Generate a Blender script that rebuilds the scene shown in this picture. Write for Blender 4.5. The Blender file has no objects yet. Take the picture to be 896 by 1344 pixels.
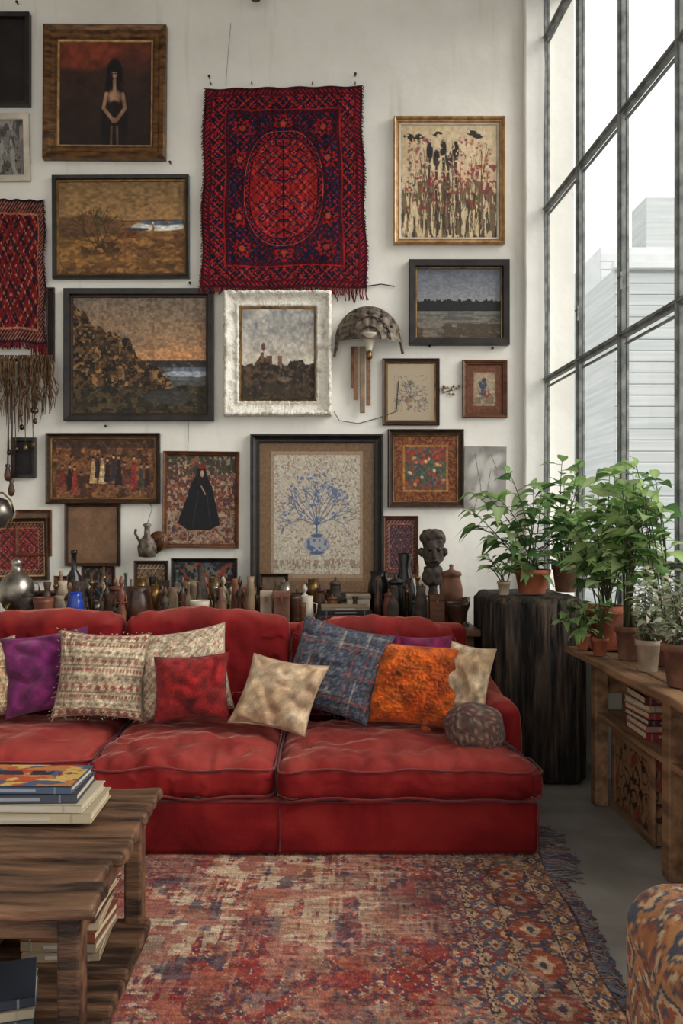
import bpy, bmesh, math, random
import numpy as np
from mathutils import Vector, Matrix, Euler, noise
random.seed(7)
CX,CY,F,H0=425.0,690.0,1100.0,1.35
DW=5.7
def Pt(px,py,d): return Vector(((px-CX)/F*d, d, H0-(py-CY)/F*d))
def lin(c):
    c=np.asarray(c,dtype=float)/255.0
    return np.where(c<=0.04045,c/12.92,((c+0.055)/1.055)**2.4)
# ---------------------------------------------------------------- camera
cam=bpy.data.cameras.new('camera'); co=bpy.data.objects.new('camera',cam)
bpy.context.scene.collection.objects.link(co)
cam.sensor_fit='VERTICAL'; cam.sensor_height=36; cam.lens=36*F/1344
cam.shift_x=(448-CX)/1344; cam.shift_y=(CY-672)/1344
co.location=(0,0,H0); co.rotation_euler=(math.pi/2,0,0)
bpy.context.scene.camera=co
sc=bpy.context.scene
sc.view_settings.view_transform='Standard'
try: sc.view_settings.look='None'
except: pass
# ---------------------------------------------------------------- materials
def _base(name):
    m=bpy.data.materials.new(name); m.use_nodes=True
    nt=m.node_tree; b=nt.nodes['Principled BSDF']; return m,nt,b
def setin(b,k,v):
    if k in b.inputs: b.inputs[k].default_value=v
def coords(nt,stretch=(1,1,1)):
    tc=nt.nodes.new('ShaderNodeTexCoord'); mp=nt.nodes.new('ShaderNodeMapping')
    mp.inputs['Scale'].default_value=stretch
    nt.links.new(tc.outputs['Object'],mp.inputs['Vector']); return mp.outputs['Vector']
def addbump(nt,b,vec,scale,strength,dist=0.004,detail=4):
    n=nt.nodes.new('ShaderNodeTexNoise'); n.inputs['Scale'].default_value=scale; n.inputs['Detail'].default_value=detail
    nt.links.new(vec,n.inputs['Vector'])
    bp=nt.nodes.new('ShaderNodeBump'); bp.inputs['Strength'].default_value=strength; bp.inputs['Distance'].default_value=dist
    nt.links.new(n.outputs['Fac'],bp.inputs['Height']); nt.links.new(bp.outputs['Normal'],b.inputs['Normal'])
def pm(name,c1,c2=None,scale=6,rough=.6,metal=0,bump=0,bscale=40,sheen=0,stretch=(1,1,1),lo=.35,hi=.65,dist=.004):
    m,nt,b=_base(name); b.inputs['Roughness'].default_value=rough; b.inputs['Metallic'].default_value=metal
    if metal<.5: setin(b,'Specular IOR Level',.35)
    vec=coords(nt,stretch); c2=c2 or c1
    n=nt.nodes.new('ShaderNodeTexNoise'); n.inputs['Scale'].default_value=scale; n.inputs['Detail'].default_value=6
    nt.links.new(vec,n.inputs['Vector'])
    r=nt.nodes.new('ShaderNodeValToRGB'); r.color_ramp.elements[0].position=lo; r.color_ramp.elements[1].position=hi
    r.color_ramp.elements[0].color=(*lin(c1),1); r.color_ramp.elements[1].color=(*lin(c2),1)
    nt.links.new(n.outputs['Fac'],r.inputs['Fac']); nt.links.new(r.outputs['Color'],b.inputs['Base Color'])
    if bump: addbump(nt,b,vec,bscale,bump,dist)
    if sheen:
        setin(b,'Sheen Weight',sheen); setin(b,'Sheen Roughness',.4)
    return m
def vm(name,rough=.8,bump=.3,bscale=200,sheen=0,dist=.002,spec=.25):
    m,nt,b=_base(name); b.inputs['Roughness'].default_value=rough; setin(b,'Specular IOR Level',spec)
    a=nt.nodes.new('ShaderNodeAttribute'); a.attribute_name='Col'
    nt.links.new(a.outputs['Color'],b.inputs['Base Color'])
    vec=coords(nt)
    if bump: addbump(nt,b,vec,bscale,bump,dist)
    if sheen: setin(b,'Sheen Weight',sheen)
    return m
M={}
M['paint']=vm('oil_paint',.6,.25,90,spec=.3)
M['weave']=vm('woven_wool',.95,.7,260,sheen=.03,dist=.003,spec=.08)
M['fabric']=vm('pillow_fabric',.9,.5,300,sheen=.15,dist=.002)
M['knit']=vm('chunky_knit',.95,1,150,sheen=.1,dist=.006)
M['cover']=vm('book_covers',.5,.1,60)
M['wood_dk']=pm('dark_wood_frame',(30,19,13),(62,38,25),14,.45,bump=.3,stretch=(1,1,4))
M['wood_md']=pm('walnut_frame',(64,36,20),(104,62,36),10,.45,bump=.3,stretch=(1,1,4))
M['bronze']=pm('bronzed_frame',(60,38,22),(122,84,48),12,.4,metal=.3,bump=.3,stretch=(1,1,3))
M['black']=pm('black_lacquer',(18,15,14),(40,33,29),12,.4,bump=.2)
M['gold']=pm('gilt_wood',(140,102,62),(184,148,102),20,.4,metal=.35,bump=.35,bscale=80)
M['white_orn']=pm('chipped_white_gesso',(172,162,146),(230,225,213),14,.7,bump=.9,bscale=70,dist=.012,lo=.3,hi=.5)
M['terra']=pm('terracotta',(108,58,38),(164,94,64),9,.85,bump=.3)
M['terra2']=pm('aged_terracotta',(84,54,42),(132,92,72),9,.85,bump=.3)
M['potw']=pm('stoneware',(130,112,94),(176,160,140),9,.6,bump=.2)
M['soil']=pm('potting_soil',(28,20,14),(52,38,26),40,.95,bump=1,bscale=90)
M['blackcer']=pm('black_ceramic',(12,11,11),(32,27,25),8,.25)
M['brown_cer']=pm('brown_ceramic',(48,29,21),(90,58,42),7,.35,bump=.15)
M['rust_cer']=pm('rust_ceramic',(84,44,32),(124,74,54),7,.45,bump=.15)
M['tan_cer']=pm('tan_ceramic',(104,84,64),(150,126,98),7,.5,bump=.15)
M['green_gl']=pm('green_glass',(38,48,40),(66,78,64),7,.15)
M['cream_cer']=pm('cream_ceramic',(164,152,134),(204,194,178),6,.4)
M['mask']=pm('patinated_tin',(52,42,36),(120,108,94),30,.5,metal=.3,bump=.6,bscale=60,dist=.006)
M['blue_gl']=pm('cobalt_glaze',(22,40,120),(46,78,170),6,.15)
M['brass']=pm('old_brass',(80,60,34),(130,100,60),12,.35,metal=.8,bump=.1)
M['silver']=pm('tarnished_silver',(88,82,75),(150,144,134),10,.3,metal=.85,bump=.1)
M['iron']=pm('weathered_steel',(92,96,95),(138,140,137),16,.6,metal=.1,bump=.2)
M['stone']=pm('dark_carved_stone',(34,27,24),(76,63,54),22,.7,bump=.6,bscale=60,dist=.008)
M['pages']=pm('book_pages',(160,145,118),(200,186,160),80,.9,stretch=(.2,.2,6))
M['string']=pm('jute_string',(62,44,30),(112,84,58),30,.95)
M['table_wood']=pm('rustic_table_wood',(36,24,18),(120,86,62),5,.5,bump=.7,bscale=24,stretch=(.6,5,3),dist=.008,lo=.36,hi=.7)
M['bench_wood']=pm('pine_bench_wood',(92,66,46),(150,114,84),6,.65,bump=.4,bscale=24,stretch=(3,.4,3))
M['chest_wood']=pm('charred_wood',(20,16,14),(96,78,64),6,.75,bump=1,bscale=12,stretch=(5,5,.6),dist=.016,lo=.42,hi=.78)
M['side_wood']=pm('sideboard_wood',(70,46,32),(116,82,58),6,.5,bump=.2,stretch=(.4,3,3))
M['burlap']=pm('burlap_board',(104,78,56),(134,104,76),90,.95,bump=.4,bscale=200)
def velvet(name,c1,c2,c3):
    m,nt,b=_base(name); b.inputs['Roughness'].default_value=.85; setin(b,'Specular IOR Level',.1)
    vec=coords(nt)
    n=nt.nodes.new('ShaderNodeTexNoise'); n.inputs['Scale'].default_value=2.6; n.inputs['Detail'].default_value=4; n.inputs['Distortion'].default_value=1.2
    nt.links.new(vec,n.inputs['Vector'])
    r=nt.nodes.new('ShaderNodeValToRGB'); e=r.color_ramp.elements
    e[0].position=.34; e[0].color=(*lin(c1),1); e[1].position=.72; e[1].color=(*lin(c3),1)
    x=e.new(.53); x.color=(*lin(c2),1)
    nt.links.new(n.outputs['Fac'],r.inputs['Fac'])
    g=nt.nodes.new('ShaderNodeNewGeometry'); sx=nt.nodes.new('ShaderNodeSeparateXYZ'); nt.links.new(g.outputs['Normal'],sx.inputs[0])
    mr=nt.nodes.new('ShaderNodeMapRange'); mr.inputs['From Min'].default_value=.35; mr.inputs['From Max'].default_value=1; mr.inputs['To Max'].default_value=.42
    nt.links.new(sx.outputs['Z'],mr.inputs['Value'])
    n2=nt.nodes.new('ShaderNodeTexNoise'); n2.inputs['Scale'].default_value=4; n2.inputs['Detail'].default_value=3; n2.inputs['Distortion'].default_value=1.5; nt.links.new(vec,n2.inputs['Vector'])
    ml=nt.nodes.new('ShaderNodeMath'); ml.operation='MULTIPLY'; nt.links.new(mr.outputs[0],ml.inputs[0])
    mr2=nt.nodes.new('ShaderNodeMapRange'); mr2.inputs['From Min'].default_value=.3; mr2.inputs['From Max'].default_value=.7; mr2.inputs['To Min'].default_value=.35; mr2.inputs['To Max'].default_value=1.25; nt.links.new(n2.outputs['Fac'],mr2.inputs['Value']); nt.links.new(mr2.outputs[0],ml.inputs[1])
    mx=nt.nodes.new('ShaderNodeMixRGB'); mx.inputs[2].default_value=(*lin((176,84,74)),1)  # pinkish sheen and worn patches painted into the base colour of upward faces
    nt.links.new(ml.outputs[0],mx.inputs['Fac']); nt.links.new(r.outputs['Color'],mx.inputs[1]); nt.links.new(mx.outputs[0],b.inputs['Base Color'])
    setin(b,'Sheen Weight',.55); setin(b,'Sheen Roughness',.25)
    if 'Sheen Tint' in b.inputs: b.inputs['Sheen Tint'].default_value=(1,.5,.42,1)
    addbump(nt,b,vec,11,.45,.02,3)
    return m
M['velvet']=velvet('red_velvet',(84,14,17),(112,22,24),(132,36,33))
M['piping']=pm('red_piping',(84,12,15),(118,26,26),10,.8,sheen=.2)
def leafmat(name):
    m,nt,b=_base(name); b.inputs['Roughness'].default_value=.5; setin(b,'Specular IOR Level',.3)
    a=nt.nodes.new('ShaderNodeAttribute'); a.attribute_name='Col'
    nt.links.new(a.outputs['Color'],b.inputs['Base Color'])
    t=nt.nodes.new('ShaderNodeBsdfTranslucent'); nt.links.new(a.outputs['Color'],t.inputs['Color'])
    mx=nt.nodes.new('ShaderNodeMixShader'); mx.inputs['Fac'].default_value=.5
    out=nt.nodes['Material Output']
    nt.links.new(b.outputs[0],mx.inputs[1]); nt.links.new(t.outputs[0],mx.inputs[2]); nt.links.new(mx.outputs[0],out.inputs['Surface'])
    return m
M['leaf']=leafmat('foliage')
def plaster(name,c1,c2):
    m,nt,b=_base(name); b.inputs['Roughness'].default_value=.9; setin(b,'Specular IOR Level',.2)
    vec=coords(nt)
    n=nt.nodes.new('ShaderNodeTexNoise'); n.inputs['Scale'].default_value=1.3; n.inputs['Detail'].default_value=9; n.inputs['Roughness'].default_value=.6
    nt.links.new(vec,n.inputs['Vector'])
    r=nt.nodes.new('ShaderNodeValToRGB'); r.color_ramp.elements[0].position=.32; r.color_ramp.elements[1].position=.58
    r.color_ramp.elements[0].color=(*lin(c1),1); r.color_ramp.elements[1].color=(*lin(c2),1)
    nt.links.new(n.outputs['Fac'],r.inputs['Fac'])
    # faint vertical paint drips / scuffs
    v2=coords(nt,(9,9,.7)); n3=nt.nodes.new('ShaderNodeTexNoise'); n3.inputs['Scale'].default_value=1.6; n3.inputs['Detail'].default_value=8; nt.links.new(v2,n3.inputs['Vector'])
    cr=nt.nodes.new('ShaderNodeValToRGB'); cr.color_ramp.elements[0].position=.22; cr.color_ramp.elements[0].color=(.8,.78,.74,1); cr.color_ramp.elements[1].position=.4; cr.color_ramp.elements[1].color=(1,1,1,1)
    nt.links.new(n3.outputs['Fac'],cr.inputs['Fac'])
    mu=nt.nodes.new('ShaderNodeMixRGB'); mu.blend_type='MULTIPLY'; mu.inputs['Fac'].default_value=.7
    nt.links.new(r.outputs['Color'],mu.inputs[1]); nt.links.new(cr.outputs['Color'],mu.inputs[2]); nt.links.new(mu.outputs[0],b.inputs['Base Color'])
    addbump(nt,b,vec,6,.5,.016,9)
    return m
M['wall']=plaster('white_plaster',(206,202,193),(222,219,211))
M['wall2']=plaster('pilaster_plaster',(212,210,204),(226,224,218))
M['concrete']=pm('polished_concrete',(122,117,113),(158,153,148),3,.5,bump=.15,bscale=20)
def glassm():
    m,nt,b=_base('window_glass'); out=nt.nodes['Material Output']
    t=nt.nodes.new('ShaderNodeBsdfTransparent'); t.inputs['Color'].default_value=(.97,.98,.98,1)
    g=nt.nodes.new('ShaderNodeBsdfGlossy'); g.inputs['Roughness'].default_value=.05
    mx=nt.nodes.new('ShaderNodeMixShader'); mx.inputs['Fac'].default_value=.04
    nt.links.new(t.outputs[0],mx.inputs[1]); nt.links.new(g.outputs[0],mx.inputs[2]); nt.links.new(mx.outputs[0],out.inputs['Surface'])
    return m
M['glass']=glassm()
# ---------------------------------------------------------------- mesh builder
class MB:
    def __init__(s): s.V=[];s.F=[];s.MI=[];s.C=[];s.S=[];s.n=0;s.mats=[]
    def mi(s,k):
        if k not in s.mats: s.mats.append(k)
        return s.mats.index(k)
    def add(s,V,Fc,mat,col=None,xf=None,smooth=True):
        V=np.asarray(V,dtype=float).reshape(-1,3)
        if xf is not None:
            A=np.array(xf); V=V@A[:3,:3].T+A[:3,3]
        s.V.append(V)
        if col is None: col=np.ones((len(V),3))*.5
        col=np.asarray(col,dtype=float)
        if col.ndim==1: col=np.tile(col,(len(V),1))
        s.C.append(col)
        k=s.mi(mat)
        Fl=Fc.tolist() if isinstance(Fc,np.ndarray) else Fc
        n=s.n
        s.F.extend([tuple(i+n for i in f) for f in Fl])
        s.MI.extend([k]*len(Fl)); s.S.extend([smooth]*len(Fl)); s.n+=len(V)
        return s
    def box(s,c,size,mat,bev=.004,rot=None,n=2,m=1,smooth=False,deform=None,col=None):
        V,Fc=rbox(size,min(bev,min(size)*.49),n,m)
        if deform is not None: V=deform(V)
        xf=Matrix.Translation(Vector(c))
        if rot is not None: xf=xf@Euler(rot).to_matrix().to_4x4()
        if callable(col): col=col(V)
        return s.add(V,Fc,mat,col,xf,smooth)
    def lathe(s,prof,c,mat,n=24,xf=None,col=None,cap=True):
        prof=list(prof)
        if cap:
            if prof[0][0]>1e-5: prof=[(1e-4,prof[0][1])]+prof
            if prof[-1][0]>1e-5: prof=prof+[(1e-4,prof[-1][1])]
        V=[];Fc=[]
        for r,z in prof:
            for i in range(n):
                a=2*math.pi*i/n; V.append((r*math.cos(a),r*math.sin(a),z))
        for j in range(len(prof)-1):
            for i in range(n):
                Fc.append((j*n+i,j*n+(i+1)%n,(j+1)*n+(i+1)%n,(j+1)*n+i))
        X=Matrix.Translation(Vector(c))
        if xf is not None: X=X@xf
        return s.add(V,Fc,mat,col,X,True)
    def tube(s,pts,r,mat,n=6,col=None):
        pts=[Vector(p) for p in pts]
        rr=r if isinstance(r,(list,tuple)) else [r]*len(pts)
        V=[];Fc=[]
        up=None
        for i,p in enumerate(pts):
            d=(pts[min(i+1,len(pts)-1)]-pts[max(i-1,0)])
            if d.length<1e-9: d=Vector((0,0,1))
            d.normalize()
            if up is None: up=Vector((0,0,1)) if abs(d.z)<.9 else Vector((1,0,0))
            sd=d.cross(up)
            if sd.length<1e-6: sd=d.cross(Vector((.3,.9,.1)))
            sd.normalize(); u2=sd.cross(d).normalized(); up=u2
            for k in range(n):
                a=2*math.pi*k/n; V.append(p+(sd*math.cos(a)+u2*math.sin(a))*rr[i])
        for j in range(len(pts)-1):
            for k in range(n): Fc.append((j*n+k,j*n+(k+1)%n,(j+1)*n+(k+1)%n,(j+1)*n+k))
        Fc.append(tuple(range(n))[::-1]); Fc.append(tuple(range((len(pts)-1)*n,len(pts)*n)))
        return s.add([tuple(v) for v in V],Fc,mat,col,None,True)
    def obj(s,name,parent=None):
        V=np.concatenate(s.V); C=np.concatenate(s.C)
        o0=np.array([(V[:,0].min()+V[:,0].max())/2,(V[:,1].min()+V[:,1].max())/2,V[:,2].min()])
        me=bpy.data.meshes.new(name); me.from_pydata((V-o0).tolist(),[],s.F); 
        me.polygons.foreach_set('material_index',s.MI); me.polygons.foreach_set('use_smooth',s.S)
        for k in s.mats: me.materials.append(M[k])
        at=me.color_attributes.new('Col','FLOAT_COLOR','POINT')
        a=np.ones((len(V),4)); a[:,:3]=C; at.data.foreach_set('color',a.ravel())
        me.update()
        ob=bpy.data.objects.new(name,me); ob.location=o0
        bpy.context.scene.collection.objects.link(ob)
        if parent is not None: ob.parent=parent
        return ob
def rbox(size,r,n=2,m=1):
    ax=[]
    for s in size:
        h=s/2; a=[-h+r*k/m for k in range(m)]
        L=list(a)+list(np.linspace(-h+r,h-r,n))+[-x for x in a[::-1]]
        ax.append(np.array(L))
    h=np.array(size)/2
    V=[];Q=[];base=0
    for i in range(3):
        j,k=(i+1)%3,(i+2)%3
        A,B=np.meshgrid(ax[j],ax[k],indexing='ij')
        for sg in (-1,1):
            P=np.zeros(A.shape+(3,)); P[...,i]=sg*h[i]; P[...,j]=A; P[...,k]=B
            na,nb=A.shape; idx=base+np.arange(na*nb).reshape(na,nb)
            q=np.stack([idx[:-1,:-1],idx[1:,:-1],idx[1:,1:],idx[:-1,1:]],-1).reshape(-1,4)
            if sg<0: q=q[:,::-1]
            V.append(P.reshape(-1,3)); Q.append(q); base+=na*nb
    V=np.concatenate(V);Q=np.concatenate(Q)
    key=np.round(V,6); U,first,inv=np.unique(key,axis=0,return_index=True,return_inverse=True); inv=inv.reshape(-1)
    V=V[first]; Q=inv[Q]
    inn=np.clip(V,-(h-r),(h-r)); d=V-inn; L=np.linalg.norm(d,axis=1,keepdims=True); L0=L>1e-9; L=np.where(L0,L,1)
    V=inn+d/L*r*L0
    return V,Q
def nz(V,sc,seed=0):
    return np.array([noise.noise(Vector((x*sc+seed,y*sc+seed*1.7,z*sc-seed))) for x,y,z in V])
# ---------------------------------------------------------------- numpy painting
def vn(W,H,sx,sy,seed):
    g=np.random.RandomState(seed).rand(int(sy)+2,int(sx)+2)
    x=np.linspace(0,sx,W,endpoint=False); y=np.linspace(0,sy,H,endpoint=False)
    xi=x.astype(int); yi=y.astype(int); fx=x-xi; fy=y-yi; fx=fx*fx*(3-2*fx); fy=fy*fy*(3-2*fy)
    a=g[np.ix_(yi,xi)];b=g[np.ix_(yi,xi+1)];c=g[np.ix_(yi+1,xi)];d=g[np.ix_(yi+1,xi+1)]
    return (a*(1-fx)+b*fx)*(1-fy)[:,None]+(c*(1-fx)+d*fx)*fy[:,None]
class Cv:
    def __init__(s,W,H,base=(128,128,128),seed=1,asp=None):
        s.W,s.H,s.sd=W,H,seed; s.a=np.ones((H,W,3))*np.array(base,float)
        s.U,s.V=np.meshgrid((np.arange(W)+.5)/W,(np.arange(H)+.5)/H); s.asp=asp or W/H
    def nz(s,sx,sy,o=3,k=0):
        t=0;w=0
        for i in range(o):
            t=t+vn(s.W,s.H,sx*2**i,sy*2**i,s.sd*31+k*7+i)*.5**i; w+=.5**i
        return t/w
    def m(s,mask,c):
        mk=np.clip(mask,0,1)[...,None]; s.a=s.a*(1-mk)+np.array(c,float)*mk; return s
    def grad(s,v0,v1,c0,c1):
        t=np.clip((s.V-v0)/(v1-v0),0,1)[...,None]; k=((s.V>=v0)&(s.V<=v1))[...,None]
        s.a=np.where(k,np.array(c0,float)*(1-t)+np.array(c1,float)*t,s.a); return s
    def ell(s,cx,cy,rx,ry,rot=0,soft=.25):
        x=(s.U-cx)*s.asp; y=s.V-cy; c,q=math.cos(rot),math.sin(rot)
        X=(x*c+y*q)/(rx*s.asp if rot==0 else rx); Y=(-x*q+y*c)/ry
        return np.clip((1-np.sqrt(X*X+Y*Y))/soft,0,1)
    def rect(s,u0,v0,u1,v1): return ((s.U>=u0)&(s.U<=u1)&(s.V>=v0)&(s.V<=v1)).astype(float)
    def line(s,pts,w):
        D=np.full(s.U.shape,9.)
        for (x0,y0),(x1,y1) in zip(pts[:-1],pts[1:]):
            ax,ay,bx,by=x0*s.asp,y0,x1*s.asp,y1; dx,dy=bx-ax,by-ay; L=dx*dx+dy*dy+1e-12
            t=np.clip(((s.U*s.asp-ax)*dx+(s.V-ay)*dy)/L,0,1)
            D=np.minimum(D,np.hypot(s.U*s.asp-ax-t*dx,s.V-ay-t*dy))
        return np.clip((w-D)/(w*.5)+.0,0,1)
    def poly(s,P):
        ins=np.zeros(s.U.shape,bool); n=len(P)
        for i in range(n):
            x0,y0=P[i];x1,y1=P[(i+1)%n]
            if y0==y1: continue
            c=((s.V<y0)!=(s.V<y1))&(s.U<(x1-x0)*(s.V-y0)/(y1-y0)+x0); ins^=c
        return ins.astype(float)
    def tex(s,amp=.25,sx=30,sy=30,k=3):
        n=s.nz(sx,sy,2,k); s.a=s.a*(1+amp*(n-.5)*2)[...,None]; return s
    def grain(s,amp=.1):
        g=np.random.RandomState(s.sd+99).rand(s.H,s.W)-.5; s.a=s.a*(1+amp*2*g)[...,None]; return s
    def out(s,k=.95): return lin(np.clip(s.a*k,0,255))
def canvas_geom(w,h,y,art):
    H,W=art.shape[:2]
    xs=np.linspace(-w/2,w/2,W); zs=np.linspace(h/2,-h/2,H)
    X,Z=np.meshgrid(xs,zs); V=np.stack([X,np.full_like(X,y),Z],-1).reshape(-1,3)
    i=np.arange(H*W).reshape(H,W)
    Q=np.stack([i[:-1,:-1],i[1:,:-1],i[1:,1:],i[:-1,1:]],-1).reshape(-1,4)
    return V,Q,art.reshape(-1,3)
def branches(c,x,y,ang,L,depth,w,col,spread=.5,rs=None,shrink=.72):
    if depth==0: return
    x2=x+math.cos(ang)*L/c.asp; y2=y-math.sin(ang)*L
    c.m(c.line([(x,y),(x2,y2)],w),col)
    for k in range(rs.choice([2,3])):
        branches(c,x2,y2,ang+rs.uniform(-spread,spread)*1.6,L*rs.uniform(shrink-.12,shrink+.1),depth-1,w*.72,col,spread,rs,shrink)
def art_dark(W=60,H=100):
    c=Cv(W,H,(24,20,20),2); c.m(c.nz(4,5)*1.2-.5,(50,40,34)); return c.out()
def art_portrait():
    c=Cv(160,180,(46,30,24),3); c.grad(0,.3,(112,52,34),(60,36,28)); c.grad(.3,1,(58,36,28),(38,26,22))
    c.m(c.ell(.25,.08,.5,.22)*.8,(130,56,34)); c.m(c.nz(5,5)*1.5-.8,(26,18,16))
    c.m(c.ell(.6,.3,.1,.16),(14,10,10)); c.m(c.ell(.6,.43,.12,.12)*(c.nz(20,6)>.4),(14,10,10)); c.m(c.ell(.6,.74,.17,.42),(22,14,13))
    c.m(c.ell(.595,.31,.042,.068,0,.5),(166,134,110)); c.m(c.ell(.6,.25,.07,.045),(14,10,10)); c.m(c.ell(.58,.305,.012,.009),(50,34,30)); c.m(c.ell(.61,.305,.012,.009),(50,34,30)); c.m(c.ell(.596,.348,.015,.007),(120,50,44))
    c.m(c.ell(.56,.38,.03,.1)*.8,(16,11,11))
    c.m(c.line([(.6,.37),(.6,.48)],.022),(150,118,94))
    c.m(c.ell(.6,.53,.1,.09,0,.5),(154,120,94)); c.m(c.ell(.6,.68,.08,.13),(26,16,14))
    c.m(c.line([(.51,.5),(.48,.64),(.57,.74)],.024),(152,116,90)); c.m(c.line([(.69,.5),(.715,.64),(.63,.75)],.024),(144,108,82))
    c.m(c.ell(.6,.76,.045,.03),(150,112,86))
    c.m(c.line([(.57,.82),(.565,.99)],.016),(98,70,52)); c.m(c.line([(.63,.82),(.635,.99)],.016),(90,62,46))
    c.tex(.25,14,14).grain(.06); return c.out()
def art_sketch():
    c=Cv(70,90,(120,116,110),4); n=c.nz(10,9,3); c.m((abs(n-.5)<.03)*1.,(50,48,46)); c.m((c.nz(5,5,2,8)>.55)*.7,(64,60,56)); c.m((c.nz(7,4,2,11)>.62)*.7,(170,166,158)); return c.out()
def art_ochre():
    c=Cv(240,170,(150,108,62),5); c.grad(0,.42,(126,98,64),(158,120,76)); c.grad(.42,1,(146,102,56),(104,70,38))
    c.m(c.ell(.2,.47,.35,.12)*.9,(98,70,46)); c.m((c.V>.5)*(c.nz(9,14)>.52)*.55,(84,56,34)); c.m((c.V>.6)*(c.nz(20,26,2,5)>.58)*.6,(170,122,66))
    e=c.nz(20,12,2,7); c.m(c.ell(.8,.49,.26,.055)*(e>.3),(216,212,202)); c.m(c.ell(.84,.445,.22,.035)*(e>.35),(86,98,116)); c.m(c.ell(.62,.52,.12,.02),(60,66,70)); c.m(c.line([(.5,.43),(1,.42)],.006),(70,62,56))
    rs=np.random.RandomState(3)
    for a in (1.2,1.55,1.9,2.3,.8,1.4,2.0,2.7,.5): branches(c,.33+rs.uniform(-.05,.05),.72,a,.17,4,.0065,(rs.randint(40,110),rs.randint(34,74),28),.45,rs)
    c.m(c.ell(.33,.72,.2,.08)*.8*(c.nz(24,20,2,4)>.4),(60,42,26)); c.m(c.ell(.17,.58,.18,.03)*.6,(66,46,32)); c.m(c.line([(.6,.25),(.66,.28),(.72,.24)],.005),(60,44,34))
    c.tex(.28,30,36).grain(.07); return c.out()
def art_bigland():
    c=Cv(260,230,(150,120,90),6); c.grad(0,.58,(116,102,88),(178,132,92)); c.m(c.ell(.8,.52,.45,.13,0,.9)*.7,(204,142,92)); c.m((c.nz(5,9,4,8)-.5)*1.3*(c.V<.5),(96,88,82))
    c.m((c.V>.56)*1.,(78,78,76)); c.m(c.rect(.5,.545,1,.6)*(c.nz(20,8)>.3),(48,44,42))
    edge=.13+.9*np.clip(c.U-.02,0,1)**1.25+.22*c.nz(12,1,4,4)-.11
    mass=((c.V>edge)&(c.U<.64+.14*c.nz(1,9,3,2)))*1.; c.m(mass,(56,42,28))
    c.m(mass*(c.nz(20,20,4,9)>.5)*.95,(28,23,17)); c.m(mass*(c.nz(34,34,3,12)>.58)*.8,(104,74,46)); c.m(mass*(c.nz(40,30,2,13)>.68)*.8,(150,112,70))
    c.m(c.ell(.86,.66,.2,.035),(158,164,172)); c.m(c.ell(.9,.62,.25,.02),(100,108,120)); c.m(c.ell(.84,.7,.16,.02),(96,100,108))
    fg=(c.V>.74+.08*c.nz(6,1,2,5))*1.; c.m(fg,(46,40,27)); c.m(fg*(c.nz(26,26,3,4)>.52)*.75,(84,68,44)); c.m(fg*(c.nz(30,30,2,6)>.64)*.7,(24,22,17))
    c.m(c.ell(.72,.86,.22,.07)*.7,(60,60,62)); c.tex(.3,50,50).grain(.08); return c.out()
def art_castle():
    c=Cv(140,160,(176,170,158),7); c.grad(0,.6,(150,150,148),(196,184,166)); c.m((c.nz(4,5,4)-.45)*3*(c.V<.65),(214,206,194)); c.m((c.nz(5,6,4,9)-.55)*3*(c.V<.5),(112,112,116))
    e=.62-.1*np.exp(-((c.U-.3)/.1)**2)-.05*np.exp(-((c.U-.75)/.1)**2)+.09*(c.nz(24,1,3)-.5)
    mk=(c.V>e)*1.; c.m(mk,(52,42,34)); c.m(mk*(c.nz(20,20,3,4)>.52)*.8,(96,72,52)); c.m(c.rect(.5,.52,.56,.66),(120,92,72)); c.m(c.rect(.27,.48,.31,.6),(110,84,66)); c.m(c.rect(.34,.52,.42,.6),(92,66,54)); c.m(c.ell(.3,.42,.03,.05),(90,60,50))
    c.m(mk*(c.nz(22,26,2,9)>.6)*.8,(30,27,24)); c.m(c.ell(.6,.78,.12,.03)*.7,(124,112,100)); c.m((c.V>.8)*(c.nz(16,16,2,15)>.5)*.8,(60,50,36)); c.tex(.2,30,30).grain(.06); return c.out()
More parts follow.
